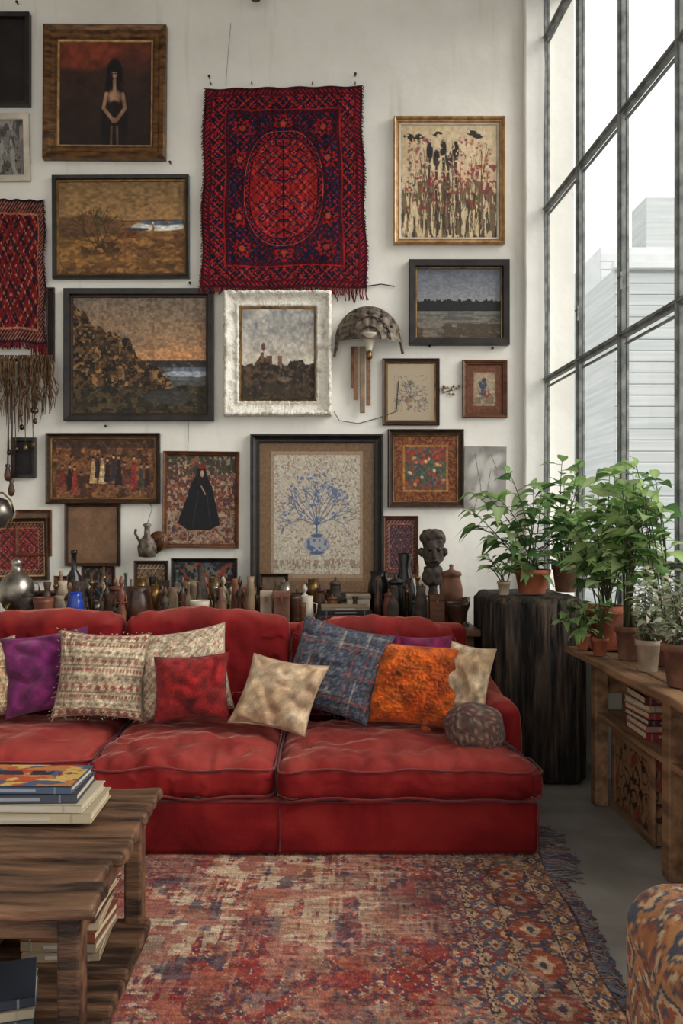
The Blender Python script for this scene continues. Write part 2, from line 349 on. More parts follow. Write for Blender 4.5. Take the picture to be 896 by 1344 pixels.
def art_flowers():
    c=Cv(210,230,(204,182,148),8); c.m(c.nz(3,4)*.8-.3,(182,154,114)); rs=np.random.RandomState(4)
    for i in range(60):
        x=rs.uniform(.08,.92); y=rs.uniform(.15,.6); xb=.5+(x-.5)*rs.uniform(.7,1.)
        xm=(x+xb)/2+rs.uniform(-.05,.05)
        c.m(c.line([(x,y),(xm,(y+.95)/2),(xb,rs.uniform(.8,.97))],rs.uniform(.002,.0055)),(58+rs.randint(50),48+rs.randint(34),34))
    cols=[(136,48,46),(84,50,42),(116,48,62),(158,96,60),(92,76,52),(96,90,96),(162,70,58),(60,46,42),(176,120,84),(140,44,56)]
    for i in range(240):
        x=rs.uniform(.06,.94); y=.12+.5*rs.rand()**1.0; r=rs.uniform(.008,.03)
        right=x>.58
        cc=cols[rs.choice([0,2,6,9,3,8])] if right else cols[rs.randint(10)]
        c.m(c.ell(x,y,r,r*rs.uniform(.5,1.3),0,.7)*(c.nz(46,46,1,i)>.42)*.9,cc)
    for x in (.3,.37,.44,.5,.57): c.m(c.ell(x,.26+.05*math.sin(x*40),.04,.09)*(c.nz(40,40,2,int(x*100))>.38),(42,36,36)); c.m(c.line([(x,.3),(x+.02*math.sin(x*60),.6),(x+.01,.97)],.014)*(c.nz(10,44,2,int(x*70))>.33),(66,48,42))
    for x,y in ((.08,.1),(.14,.13),(.2,.1),(.74,.07),(.8,.1),(.38,.08)): c.m(c.ell(x,y,.06,.026)*(c.nz(34,34,2,3)>.35),(46,40,36))
    c.m((c.V>.5)*(c.nz(44,8,3,5)>.54)*.8,(92,74,52)); c.m((c.V>.6)*(c.nz(50,10,3,15)>.6)*.8,(52,42,34)); c.m((c.V>.35)*(c.V<.75)*(c.nz(30,30,2,6)>.66)*.8,(126,50,52)); c.tex(.12,30,30).grain(.06); return c.out()
def art_lake():
    c=Cv(170,150,(120,126,138),9); c.grad(0,.5,(92,98,110),(138,138,140)); c.m((c.nz(4,7)-.5)*1.6*(c.V<.5),(124,126,132)); e=.5-.06*c.nz(18,1,3)-.025*(c.nz(30,1,2,4)>.6)
    c.m((c.V>e)*1.,(28,30,28)); c.grad(.62,1,(108,106,100),(120,104,84)); c.m((c.V>.62)*(c.nz(5,34,2)>.5)*.6,(66,68,66)); c.m((c.V>.8)*(c.nz(8,12)>.42)*.8,(66,54,40)); c.m(c.rect(0,.62,1,.635),(140,140,138)); c.tex(.15,34,44).grain(.06); return c.out()
def art_inksketch():
    c=Cv(110,120,(172,156,132),10); rs=np.random.RandomState(9)
    for a in (.3,.6,.9,1.6,2.0,2.3,2.9,-.4,3.6): branches(c,.5,.6,a,.13,4,.006,(66,70,78),.7,rs)
    c.m((abs(c.nz(12,12,2,3)-.5)<.03)*.7*c.rect(.15,.2,.85,.85),(92,88,86)); c.m(c.ell(.45,.65,.1,.05)*.7,(140,96,60)); c.m((c.nz(20,20,2,8)>.68)*.6*c.rect(.2,.3,.8,.8),(110,100,96)); return c.out()
def art_smallfig():
    c=Cv(80,100,(150,124,96),11); c.m(1-c.rect(.2,.16,.8,.84),(98,56,36)); c.m(c.rect(.24,.2,.76,.8),(152,136,112))
    c.m(c.ell(.45,.47,.14,.2)*(c.nz(16,16)>.38),(60,64,82)); c.m(c.ell(.56,.6,.14,.1)*.9*(c.nz(18,18,2,3)>.4),(116,48,42)); c.m(c.ell(.5,.32,.05,.06),(70,56,52)); c.m((c.V>.66)*c.rect(.24,.2,.76,.8)*.7*(c.nz(12,12)>.4),(92,80,66)); c.tex(.25,22,22); return c.out()
def art_figures():
    c=Cv(240,145,(104,60,34),12); c.grad(0,.5,(78,50,34),(116,74,44)); c.grad(.5,1,(106,66,40),(74,42,30)); c.m((c.nz(14,9)>.55)*.65,(48,30,22)); c.m((c.nz(20,14,2,5)>.66)*.7,(150,96,56)); rs=np.random.RandomState(5)
    for x,col,y,s in ((.1,(110,40,34),.66,1.1),(.17,(34,26,24),.62,1),(.22,(136,46,36),.68,1.1),(.28,(60,36,30),.7,.7),(.4,(180,148,102),.5,1.),(.445,(44,34,30),.44,.9),(.49,(186,158,116),.5,1.05),(.54,(38,30,30),.5,.9),(.6,(56,40,48),.46,1),(.65,(34,26,26),.5,1.15),(.71,(90,50,40),.55,.8),(.8,(130,44,44),.52,1.2),(.87,(60,60,48),.6,.9),(.93,(50,30,26),.62,1)):
        c.m(c.poly([(x-.012,y-.12*s),(x+.012,y-.12*s),(x+.036*s,y+.25*s),(x-.036*s,y+.25*s)]),col); c.m(c.ell(x,y,.024,.12*s),col); c.m(c.ell(x,y-.16*s,.013,.04),(170,130,104)); c.m(c.ell(x,y-.19*s,.016,.025),(40,28,24))
    c.m((c.V>.78)*(c.nz(16,8)>.5)*.7,(124,82,52)); c.m((c.V<.15)*.5,(40,28,22)); c.tex(.4,50,34).grain(.1); return c.out()
def art_nun():
    c=Cv(160,190,(104,58,42),13); c.grad(0,.25,(60,58,40),(90,66,44)); c.m((c.nz(30,34,2)>.56)*.9,(140,88,64)); c.m((c.nz(34,38,2,4)>.58)*.8,(58,44,58)); c.m((c.nz(30,34,2,6)>.62)*.8,(164,146,120)); c.m((c.V>.62)*(c.nz(30,40,2,8)>.52)*.7,(150,130,108)); c.m((c.V<.2)*(c.nz(20,12,2,18)>.5)*.8,(50,56,40))
    c.m(c.poly([(.44,.2),(.56,.2),(.66,.36),(.7,.5),(.78,.78),(.62,.84),(.3,.84),(.16,.76),(.3,.46),(.34,.34)]),(14,14,19)); c.m(c.ell(.5,.23,.09,.13),(16,14,19)); c.m(c.ell(.51,.21,.032,.045),(176,136,110)); c.m(c.ell(.51,.13,.07,.03),(110,36,38)); c.m(c.line([(.5,.35),(.56,.44)],.01),(166,128,104)); c.m(c.line([(.46,.4),(.38,.8)],.006),(44,42,52)); c.m(c.line([(.58,.42),(.64,.8)],.006),(44,42,52)); c.tex(.2,30,30).grain(.06); return c.out()
def art_bluetree():
    c=Cv(270,320,(116,90,66),14); c.grain(.12); c.tex(.12,60,60)
    r=c.rect(.1,.055,.9,.9); c.m(r,(184,174,156)); n=c.nz(56,64,2); c.m(r*(abs(n-.5)<.045)*.75,(118,112,110)); c.m(r*(c.nz(70,80,1,5)>.7)*.6,(206,198,180)); c.m(r*(c.nz(80,90,1,8)>.78)*.6,(136,100,80))
    b=r-c.rect(.125,.08,.875,.875); c.m(b*.7,(140,112,86)); rs=np.random.RandomState(12)
    blue=(74,90,126)
    for a in (.4,.75,1.05,1.35,1.6,1.85,2.1,2.4,2.8): branches(c,.5,.55,a,.115,4,.0042,blue,.5,rs)
    c.m(c.line([(.5,.66),(.5,.5)],.008),blue); pot=c.ell(.5,.68,.12,.06); c.m(pot,(82,98,136)); c.m(pot*(c.nz(40,40,1,2)>.5)*.8,(170,166,160)); c.m(c.ell(.5,.62,.06,.015),blue); c.m(c.ell(.5,.735,.07,.014),blue)
    for i in range(90):
        a=rs.uniform(.1,3.05); q=rs.uniform(.12,.36); c.m(c.ell(.5+math.cos(a)*q,.53-math.sin(a)*q*.95,rs.uniform(.008,.018),rs.uniform(.006,.013))*.85,(84,102,142))
    c.m(c.rect(.13,.78,.87,.84)*(c.nz(90,14,1,7)>.5)*.5,(110,90,70)); c.m(c.rect(.1,.9,.9,.925)*.4,(160,130,100)); return c.out()
def art_miniature():
    c=Cv(160,160,(132,76,36),15); c.m((c.nz(44,44,1)>.52)*.8,(84,40,26)); r=c.rect(.14,.14,.86,.86); c.m(r,(70,78,58)); c.m(r*(c.V<.4)*(c.nz(8,8)>.35),(128,54,38)); c.m(r*(c.V>.66),(116,64,36)); c.m(r*(c.nz(22,22,2,5)>.58)*.8,(146,62,54)); c.m(r*(c.nz(26,26,2,15)>.62)*.8,(60,84,72))
    rs=np.random.RandomState(6); cc=[(166,62,58),(186,150,120),(50,84,80),(170,84,74),(70,100,110),(180,146,90),(60,60,84)]
    for i in range(34): c.m(c.ell(rs.uniform(.2,.8),rs.uniform(.3,.75),rs.uniform(.015,.04),rs.uniform(.02,.05),rs.uniform(.1,3),.4),cc[rs.randint(7)])
    c.m((abs(r-c.rect(.17,.17,.83,.83))>0)*1.,(160,110,56)); c.tex(.3,34,34).grain(.08); return c.out()
def art_leafphoto():
    c=Cv(80,110,(150,146,140),16); c.m(c.nz(4,5)*1.6-.7,(90,86,82)); 
    for x,y,r in ((.3,.3,.6),(.6,.5,-.5),(.4,.7,.3),(.7,.25,1.),(.3,.88,-.8)): c.m(c.ell(x,y,.13,.26,r,.5)*.9,(190,186,178)); c.m(c.line([(x-.08*math.sin(r),y-.2*math.cos(r)),(x+.08*math.sin(r),y+.2*math.cos(r))],.006),(70,66,62))
    return c.out()
def orn(m,n,s,k=0):
    return np.sin(m*s+k)*np.cos(n*s*.9-k)+.6*np.sin((m+n)*s*1.4+k)+.5*np.cos((n-m)*s*2.1)
def art_pattern(seed,W=80,H=110,cols=((90,30,28),(36,40,66),(150,110,70))):
    c=Cv(W,H,cols[0],seed); m=abs(c.U-.5);n=abs(c.V-.5)
    f=orn(m,n,36,seed); g=orn(m,n,60,seed*.7)
    c.m((f>.25)*1.,cols[1]); c.m((g>.9)*1.,cols[2]); c.m((g<-1.2)*.8,cols[0]); e=np.minimum(.5-m,.5-n); c.m((e<.09)*1.,cols[1]); c.m((e<.09)*(e>.02)*(np.sin((c.U*W+c.V*H)*.8)>.2)*.9,cols[2]); c.m((abs(e-.1)<.008)*1.,cols[2]); c.tex(.3,26,30).grain(.15); return c.out()
def art_plain(col,seed=20):
    c=Cv(50,60,col,seed); c.tex(.15,8,8).grain(.08); return c.out()
def art_darkfloral(s=21):
    c=Cv(110,80,(34,34,36),s); c.m((c.nz(14,10,2)>.6)*.9,(120,104,84)); c.m((c.nz(16,12,2,5)>.64)*.9,(70,84,100)); c.m((c.nz(12,12,2,9)>.68)*.9,(130,56,40)); return c.out()
def art_kilim():
    W,H=400,500; c=Cv(W,H,(86,20,24),30); w,h=1.1,1.4
    q=.0048
    x0=(c.U-.5)*w; y0=(c.V-.5)*h
    x0=x0+.006*(c.nz(4,5,2,2)-.5); y0=y0+.01*(c.nz(4,5,2,3)-.5)
    x=abs(np.round(x0/q)*q); y=abs(np.round(y0/q)*q); ys=np.round(y0/q)*q
    e=np.minimum(w/2-x,h/2-y)
    navy=(27,24,42); red=(138,30,28); deep=(78,17,23); ora=(158,62,42)
    f=orn(x,y,95); g=orn(x,y,150,1.3); k3=orn(x,y,60,2.1)
    c.m((e<.02)*1.,(62,20,26))
    b=(e>=.02)&(e<.045); c.m(b*1.,navy); c.m(b*(np.sin((x+y)*210)>.2),red)
    b=(e>=.045)&(e<.06); c.m(b*1.,deep)
    b=(e>=.06)&(e<.15); c.m(b*1.,navy); c.m(b*(f>.35),red); c.m(b*(g>1.0),ora); c.m(b*(f<-1.2),deep)
    b=(e>=.15)&(e<.16); c.m(b*1.,red)
    b=(e>=.16)&(e<.185); c.m(b*1.,deep); c.m(b*(np.sin((x-y)*190)>.2),navy)
    fl=(e>=.185); c.m(fl*1.,navy); c.m(fl*(f>.8),deep); c.m(fl*(g>1.05),red); c.m(fl*(k3>1.3),(112,28,30)); c.m(fl*(k3<-1.35),(48,44,78))
    th=np.arctan2(y,x); r=(x/.225)**2.4+(y/.34)**2.4; jag=.1*np.sign(np.sin(th*34))
    c.m((r<1.75+jag)*1.,deep); c.m((r<1.6+jag)*1.,navy); c.m(((r<1.38)&(g>.2))*1.,red); c.m(((r<1.5)&(r>1.44))*1.,ora); c.m((r<1.12)*1.,(44,18,32)); c.m((r<1.04)*1.,(142,34,31))
    ins=r<1.0
    c.m((ins&(f>.55))*.85,(60,22,38))
    c.m(((x<.008)&ins)*1.,navy)
    for yy in (-.28,-.2,-.12,-.04,.05,.13,.21,.29):
        a=abs(ys-yy-.5*x*np.sign(yy+.01)); c.m((ins&(a<.007)&(x<.17)&(x>.006))*1.,navy)
        for cx_,rr in ((.07,.03),(.14,.034)):
            d=abs(x-cx_)+abs(ys-yy-.5*cx_*np.sign(yy+.01)); c.m((ins&(d<rr))*1.,(44,26,54)); c.m((ins&(d<rr*.6))*1.,ora); c.m((ins&(d<rr*.25))*1.,navy)
    c.m((ins&(g>1.1))*1.,(64,20,34)); c.m((ins&(f<-1.15))*1.,(166,72,52))
    for cx_,cy_ in ((.28,.42),(.0,.45),(.3,.2)):
        d=np.hypot(x-cx_,y-cy_)*(1+.2*np.sin(8*np.arctan2(y-cy_,x-cx_))); c.m((fl&(r>1.7)&(abs(d-.048)<.008))*1.,red); c.m((fl&(r>1.7)&(d<.02))*1.,ora)
    c.m((c.nz(3,4,3)-.58)*.9,(92,26,28)); c.grain(.3); c.tex(.3,70,10,5); return c.out(.95)
def art_rug():
    W,H=860,520; w,h=2.2,2.45; c=Cv(W,H,(138,54,52),40,asp=1)
    q=.0055
    X=c.U*w; Y=(1-c.V)*h
    X=X+.02*(c.nz(7,5,2,1)-.5); Y=Y+.05*(c.nz(4,5,2,2)-.5)
    X=np.round(X/q)*q; Y=np.round(Y/(q*1.3))*q*1.3
    navy=(68,62,80); cream=(200,176,146); rust=(148,82,60); mad=(128,44,48); pink=(166,90,80)
    c.m((c.nz(8,3,3)-.38)*2.4,pink); c.m((c.nz(5,12,3,41)-.5)*3,(156,66,52))
    P,Qy=.235,.29
    col=np.floor(X/P); gx=abs((X/P)%1-.5)*P; gy=abs((Y/Qy+.5*(col%2))%1-.5)*Qy
    d=gx*1.1+gy*.85; st=.012*np.sign(np.sin(gy*190))
    for r,cc,al in ((.125,navy,.55),(.108,cream,.8),(.098,rust,.85),(.072,navy,.75),(.05,pink,.9),(.032,cream,.9),(.016,navy,.9)):
        c.m((d+st*.6<r)*al,cc)
    f=orn(gx,gy,100); g=orn(gx,gy,165,1.1)
    c.m((d>.125)*(f>.65)*.75,navy); c.m((d>.125)*(g>1.05)*.9,cream); c.m((d<.11)*(g>.9)*.8,mad); c.m((d>.12)*(f<-1.15)*.8,(182,118,88))
    z=np.clip((c.U-.56)*12,0,1)*np.clip((.80-c.U)*14,0,1)*(c.nz(6,8,3,51)>.48); c.m(z*(f>-.1)*.38,(92,88,106)); c.m(z*(g>.9)*.8,(184,108,82))
    wear=(c.nz(6,5,4,11)-.5)*4*np.exp(-((c.U-.42)/.26)**2)+.58*np.exp(-((c.U-.46)/.16)**2)*(1-.6*(c.V<.22))
    streak=c.nz(190,9,2,14); horiz=c.nz(40,150,2,15); blk=c.nz(26,30,3,16)
    wm=np.clip(wear*1.5,0,1)*np.clip(((streak*.45+horiz*.3+blk*.45)-(.575-.10*np.clip(wear,0,1)))*18,0,1); c.m(wm*.88,(198,174,146))
    c.m(np.clip(wear-.05,0,1)*(horiz>.56)*.5,(212,192,164))
    c.m((streak>.66)*.5*(c.nz(6,6,2,31)>.5),(178,134,112)); c.m((blk>.6)*.5,(134,48,48)); c.m((c.nz(30,26,3,61)>.69)*.6,(66,60,76)); c.m((c.nz(34,30,3,63)>.64)*.5,(170,104,78))
    D0=(1-c.U)*w+.012*(c.nz(2,9,2,71)-.5)
    for D in (D0,):
        D=np.round(D/q)*q
        c.m((D<.45)*1.,(118,60,50))
        def band(a0,a1,bg,fg,fs,s2=None,fr=120,sd=0):
            k=(D>=a0)&(D<a1); c.m(k*1.,bg); mid=(a0+a1)/2; hw=(a1-a0)/2
            t=abs(D-mid)/hw; ph=abs(((Y*fs)%1)-.5)*2; fo=orn(t*.05,ph*.12,fr,sd)
            c.m((k&((t*.9+ph)<.95))*1.,fg); c.m((k&(fo>.6))*.9,fg)
            if s2: c.m((k&((t+ph)<.5))*1.,s2); c.m((k&(((1-t)+(1-ph))<.45))*.9,s2); c.m((k&(fo<-.9))*.8,s2)
            c.m((k&((t+ph)<.22))*1.,bg)
        band(0,.022,(104,70,58),(76,68,80),16)
        band(.022,.09,(146,96,68),(78,72,84),8,(188,154,120),140,.4)
        band(.09,.105,(62,54,66),(180,144,114),34)
        band(.105,.25,(74,68,80),(146,76,58),4.4,(188,156,126),110,1.2)
        band(.25,.268,(176,140,110),(90,50,46),34)
        band(.268,.35,(130,62,52),(90,88,100),7,(190,154,120),130,2.)
        band(.35,.375,(66,58,70),(180,144,114),26)
        band(.375,.45,(146,66,56),(88,76,88),10,(184,150,122),120,.8)
    c.m((c.nz(9,8,4,21)>.52)*((c.nz(180,60,2,22)>.5)|(horiz>.58))*.42,(186,154,128))
    c.m((c.nz(14,12,3,25)>.62)*.28,(80,50,54))
    c.grain(.18); c.tex(.25,30,240,6); return c.out(.95)
# ---------------------------------------------------------------- frames
def frame_geom(w,h,prof,seg=1,mod=None):
    V=[];Fc=[];
    cnt=4*seg
    for (ins,pr) in prof:
        hw,hh=w/2-ins,h/2-ins; cs=[(-hw,-hh),(hw,-hh),(hw,hh),(-hw,hh)]
        for k in range(4):
            a=cs[k];b=cs[(k+1)%4]
            for s in range(seg):
                t=s/seg; V.append([a[0]*(1-t)+b[0]*t,-pr,a[1]*(1-t)+b[1]*t])
    for j in range(len(prof)-1):
        for i in range(cnt): Fc.append((j*cnt+i,j*cnt+(i+1)%cnt,(j+1)*cnt+(i+1)%cnt,(j+1)*cnt+i))
    V=np.array(V)
    if mod is not None: V=mod(V)
    return V,Fc
PROFS={'std':lambda f,d:[(0,0),(0,d*.8),(f*.15,d),(f*.45,d*.85),(f*.6,d*.6),(f*.85,d*.55),(f*.9,d*.62),(f,d*.45),(f,.004)],
 'flat':lambda f,d:[(0,0),(0,d),(f*.08,d*1.05),(f*.9,d*.95),(f,d*.8),(f,.004)],
 'scoop':lambda f,d:[(0,0),(0,d*.7),(f*.1,d),(f*.22,d),(f*.3,d*.75),(f*.45,d*.6),(f*.6,d*.45),(f*.8,d*.42),(f*.84,d*.55),(f*.94,d*.52),(f,d*.35),(f,.004)]}
def hang(name,x0,y0,x1,y1,art,fpx,mat,prof='std',depth=.035,tilt=0,D=None,liner=None,linpx=0,seg=1,mod=None,artmat='paint',lean=0):
    D=D or DW-.001; s=(D-depth)/F; w=(x1-x0)*s;h=(y1-y0)*s; f=fpx*s
    cpx=Pt((x0+x1)/2,(y0+y1)/2,D-depth)
    xf=Matrix.Translation(Vector((cpx.x,D,cpx.z)))@Euler((lean,math.radians(tilt),0)).to_matrix().to_4x4()
    b=MB()
    if f>0:
        V,Fc=frame_geom(w,h,PROFS[prof](f,depth),seg,mod); b.add(V,Fc,mat,None,xf,seg>4)
        hw=w/2;hh=h/2
        b.add([(-hw,0,-hh),(hw,0,-hh),(hw,0,hh),(-hw,0,hh)],[(0,1,2,3)],mat,None,xf,False)
    iw,ih=w-2*f,h-2*f
    if liner:
        l=linpx*s; V,Fc=frame_geom(iw,ih,[(0,depth*.4),(l*.8,depth*.35),(l,depth*.2),(l,.004)]); b.add(V,Fc,liner,None,xf,False); iw-=2*l;ih-=2*l
    V,Q,C=canvas_geom(iw,ih,-(depth*.25 if f>0 else depth),art); b.add(V,Q,artmat,C,xf,True)
    if f<=0: b.add(*rbox((w*.999,depth*.9,h*.999),.002),'pages',None,xf@Matrix.Translation((0,-depth*.45,0)),False)
    return b.obj(name)
# ---------------------------------------------------------------- ROOM
def wx(y): return 1.477+(DW-y)*.035
b=MB(); b.box((-1.6,DW+.1,2.6),(6.6,.2,5.4),'wall',.001); b.obj('wall_back')
b=MB(); b.box((-4.6,1.6,2.6),(.2,8.4,5.4),'wall',.001); b.obj('wall_left')
b=MB(); b.box((-1.4,1.6,-.06),(6.3,8.4,.12),'concrete',.001); b.obj('floor')
b=MB(); b.box((-1.4,1.6,5.2),(6.3,8.4,.12),'wall',.001); b.obj('ceiling')
b=MB(); x0=(686-CX)/F*DW
def pil(V):
    V=V.copy(); V[:,1]+=.006*nz(V,3,2); V[:,0]+=.006*nz(V,4,6)*(V[:,0]<0); return V
b.box(((x0+1.52)/2,DW-.03,2.57),(1.52-x0,.06,5.12),'wall2',.012,n=40,m=2,smooth=True,deform=pil); b.obj('trim_1')
ang=math.atan(.035)
def wbox(b,ya,yb,za,zb,off,th,mat,bev=.003):
    yc=(ya+yb)/2; L=abs(yb-ya)/math.cos(ang); c=Vector((wx(yc)+off,yc,(za+zb)/2))
    b.box(c,(th,L,zb-za),mat,bev,rot=(0,0,ang))
b=MB(); wbox(b,-2.4,DW,0,.84,.09,.18,'wall'); wbox(b,-2.4,DW,4.95,5.14,.09,.18,'wall'); b.obj('wall_right')
b=MB(); wbox(b,-2.4,DW-.02,.84,.87,.06,.22,'iron',.006); b.obj('trim_2')
ymul=[5.655,4.98,4.33,3.68]; y=3.68
while y>-2: y-=.65; ymul.append(y)
zt=[.89,1.17,2.334,3.484,4.635,4.93]
b=MB()
for i,y in enumerate(ymul):
    wd=.036
    wbox(b,y-wd/2,y+wd/2,.87,4.95,.02,.034,'iron')
    wbox(b,y-.006,y+.006,.87,4.95,-.002,.014,'iron')
for z in zt:
    wbox(b,ymul[-1],ymul[0],z-.018,z+.018,.02,.032,'iron'); wbox(b,ymul[-1],ymul[0],z-.006,z+.006,-.001,.014,'iron')
for i in range(len(ymul)-1):
    a,c=ymul[i],ymul[i+1]
    for y in (a-.05,c+.05):
        wbox(b,y-.007,y+.007,.9,4.9,.022,.014,'iron',.002)
    for z in zt[1:-1]:
        wbox(b,c+.03,a-.03,z-.056,z-.044,.022,.014,'iron',.002)
for y,z in ((4.93,2.6),(4.28,2.6)):
    c=Vector((wx(y)-.012,y,z)); b.box(c,(.014,.014,.09),'iron',.003); b.box(c+Vector((-.012,-.02,.015)),(.012,.05,.01),'iron',.003)
wbox(b,ymul[-1],ymul[0],.88,4.94,.03,.003,'glass',.0005)
b.obj('window_1')
M['facade']=pm('pale_clapboard',(176,180,181),(192,195,195),2,.9,bump=.2,stretch=(.3,.3,9),bscale=4)
M['facade2']=pm('pale_render',(196,199,200),(210,212,212),2,.9)
b=MB()
b.box((7.1,13.4,2.2),(6.3,4,5.3),'facade',.01)
for i in range(34): b.box((7.1,11.39,-.3+i*.152),(6.3,.03,.14),'facade',.01,rot=(.12,0,0))
b.box((7.1,11.36,4.87),(6.4,.14,.1),'facade2',.01)
for x in (5.2,6.8): b.box((x,11.36,3.2),(.7,.08,1.2),'facade2',.02); b.box((x,11.31,3.2),(.56,.04,1.04),'iron',.01)
b.obj('neighbouring_building')
b=MB(); b.box((9.9,19,3.3),(8.6,4,7.4),'facade2',.01)
for i in range(44): b.box((9.9,16.98,-.1+i*.16),(8.6,.03,.15),'facade2',.01,rot=(.12,0,0))
b.box((7.0,17.6,7.5),(.8,.8,1.2),'facade',.02)
b.obj('neighbouring_building')
M['asph']=pm('pale_pavement',(150,150,148),(180,180,178),2,.9)
b=MB(); b.box((13.8,9,-.35),(23.5,30,.3),'asph',.01); b.obj('ground_outside')
# ---------------------------------------------------------------- WALL ART
hang('dark_framed_painting',-22,15,38,137,art_dark(),6,'black','flat',.05)
hang('framed_portrait_painting',55,30,217,207,art_portrait(),18,'bronze','std',.06,liner='gold',linpx=3,tilt=.4)
hang('framed_pencil_sketch',-14,148,38,237,art_sketch(),8,'cream_cer','flat',.03,tilt=-1)
hang('framed_dune_landscape',68,229,248,365,art_ochre(),5,'black','flat',.035,liner='brass',linpx=3,tilt=-.3)
hang('framed_river_landscape',83,378,280,552,art_bigland(),8,'black','flat',.05,liner='wood_dk',linpx=3)
def ornate(V):
    V=V.copy(); P=V.copy()
    s=np.sin(P[:,0]*150)*np.sin(P[:,2]*150)
    hN=np.array([noise.noise(Vector((p[0]*34,p[1]*20,p[2]*34))) for p in P])
    k=np.clip(-P[:,1]/.06,0,1)
    V[:,1]-=k*(.012*abs(s)+.014*hN)
    r=np.linalg.norm(P[:,[0,2]],axis=1,keepdims=True); V[:,[0,2]]+=P[:,[0,2]]/r*(k*(.007*hN+.005*s))[:,None]
    return V
hang('ornate_white_framed_painting',293,380,435,545,art_castle(),20,'white_orn','scoop',.07,seg=90,mod=ornate,liner='brass',linpx=3)
hang('framed_wildflower_painting',517,151,663,319,art_flowers(),7,'gold','std',.05,liner='cream_cer',linpx=3)
hang('framed_lake_painting',537,340,669,452,art_lake(),9,'black','flat',.05,liner='brass',linpx=2)
hang('framed_ink_sketch',502,470,577,558,art_inksketch(),5,'wood_dk','std',.03,liner='brass',linpx=2)
hang('framed_figure_miniature',607,472,666,548,art_smallfig(),6,'wood_md','std',.03)
hang('framed_procession_painting',59,568,209,661,art_figures(),6,'wood_dk','std',.04,liner='brass',linpx=2)
hang('framed_robed_woman_painting',213,592,313,719,art_nun(),5,'wood_md','std',.04,tilt=.6)
hang('framed_blue_tree_print',328,569,503,790,art_bluetree(),12,'black','scoop',.05)
hang('framed_persian_miniature',509,563,609,666,art_miniature(),7,'wood_dk','std',.04,liner='brass',linpx=2)
hang('unframed_leaf_photograph',609,586,664,668,art_leafphoto(),0,'pages','flat',.008,tilt=.8)
hang('framed_textile_sample',503,677,549,757,art_pattern(50,70,110,((70,44,52),(34,38,60),(150,90,60))),4,'wood_md','std',.03)
hang('empty_picture_frame',84,661,157,743,art_plain((116,86,62)),4,'wood_dk','std',.03)
hang('framed_red_textile',-20,680,62,762,art_pattern(51,120,110,((120,28,32),(50,24,30),(150,96,72))),5,'wood_dk','std',.04,tilt=-1,liner='gold',linpx=2)
hang('small_dark_frame',14,574,46,627,art_dark(40,60),5,'black','flat',.03)
hang('small_dark_frame',61,377,71,475,art_dark(20,90),2,'wood_dk','flat',.02)
hang('framed_embroidery',20,669,67,730,art_plain((96,78,62),23),4,'wood_md','std',.02)
SB=.77
def lean(name,x0,y0,x1,art,fpx,mat,D=5.45):
    yb=CY+(H0-SB)*F/(D-.03)
    return hang(name,x0,y0,x1,yb,art,fpx,mat,'std',.03,D=D)
lean('framed_photo',106,742,150,art_darkfloral(),4,'wood_dk')
lean('framed_photo',175,736,220,art_pattern(53,60,80,((110,84,62),(60,50,44),(160,130,100))),4,'wood_dk')
lean('framed_floral_still_life',224,733,311,art_darkfloral(29),5,'black',5.6)
lean('framed_photo',340,753,378,art_plain((110,92,72),24),4,'wood_dk',5.35)
lean('framed_photo',70,756,92,art_darkfloral(33),3,'wood_md',5.5)
# ---------------------------------------------------------------- WALL RUGS
def textile(quad,art,seed=0,wave=.012,D=DW-.03,fc=((96,22,26),(40,18,32),(120,34,30))):
    H,W=art.shape[:2]; b=MB()
    c=[Pt(x,y,D) for x,y in quad]
    t=np.linspace(0,1,W); v=np.linspace(0,1,H); U,Vv=np.meshgrid(t,v)
    def bl(k): return (c[0][k]*(1-U)+c[1][k]*U)*(1-Vv)+(c[3][k]*(1-U)+c[2][k]*U)*Vv
    X,Y,Z=bl(0),bl(1),bl(2)
    Y=Y-wave*(.5+.5*np.sin(U*9+seed))*Vv-.006*np.sin(Vv*14+U*3)-.008*Vv
    X=X+.006*np.sin(Vv*16+seed)*(abs(U-.5)*2); Z=Z-.008*np.sin(U*math.pi*5)**2*(1-Vv)+.006*np.sin(U*12)*Vv
    Vx=np.stack([X,Y,Z],-1).reshape(-1,3); i=np.arange(H*W).reshape(H,W)
    Q=np.stack([i[:-1,:-1],i[1:,:-1],i[1:,1:],i[:-1,1:]],-1).reshape(-1,4)
    b.add(Vx,Q,'weave',art.reshape(-1,3)); B=Vx.reshape(H,W,3)[::8,::8].reshape(-1,3).copy(); B[:,1]+=.012
    h2,w2=len(range(0,H,8)),len(range(0,W,8)); i=np.arange(h2*w2).reshape(h2,w2)
    Q2=np.stack([i[:-1,:-1],i[:-1,1:],i[1:,1:],i[1:,:-1]],-1).reshape(-1,4); b.add(B,Q2,'weave',lin((80,26,26)))
    rs=random.Random(seed)
    for k in range(110):
        u=k/109; j=int(u*(W-1)); p=Vector(Vx[(H-1)*W+j]); L=rs.uniform(.02,.05)*(2.1 if u>.78 else 1)
        col=lin(rs.choice(fc))
        b.tube([p+Vector((0,.004,.01)),p+Vector((rs.uniform(-.008,.008),0,-L*.5)),p+Vector((rs.uniform(-.015,.02),-.004,-L))],.0035,'weave',4,col)
    for s in (0,W-1):
        for k in range(70):
            p=Vector(Vx[int(k/69*(H-1))*W+s]); d=-1 if s==0 else 1
            b.tube([p,p+Vector((d*rs.uniform(.004,.012),0,-rs.uniform(0,.02)))],.003,'weave',4,lin((70,20,24)))
    return b
b=textile([(268,116),(474,112),(482,378),(264,380)],art_kilim(),seed=1)
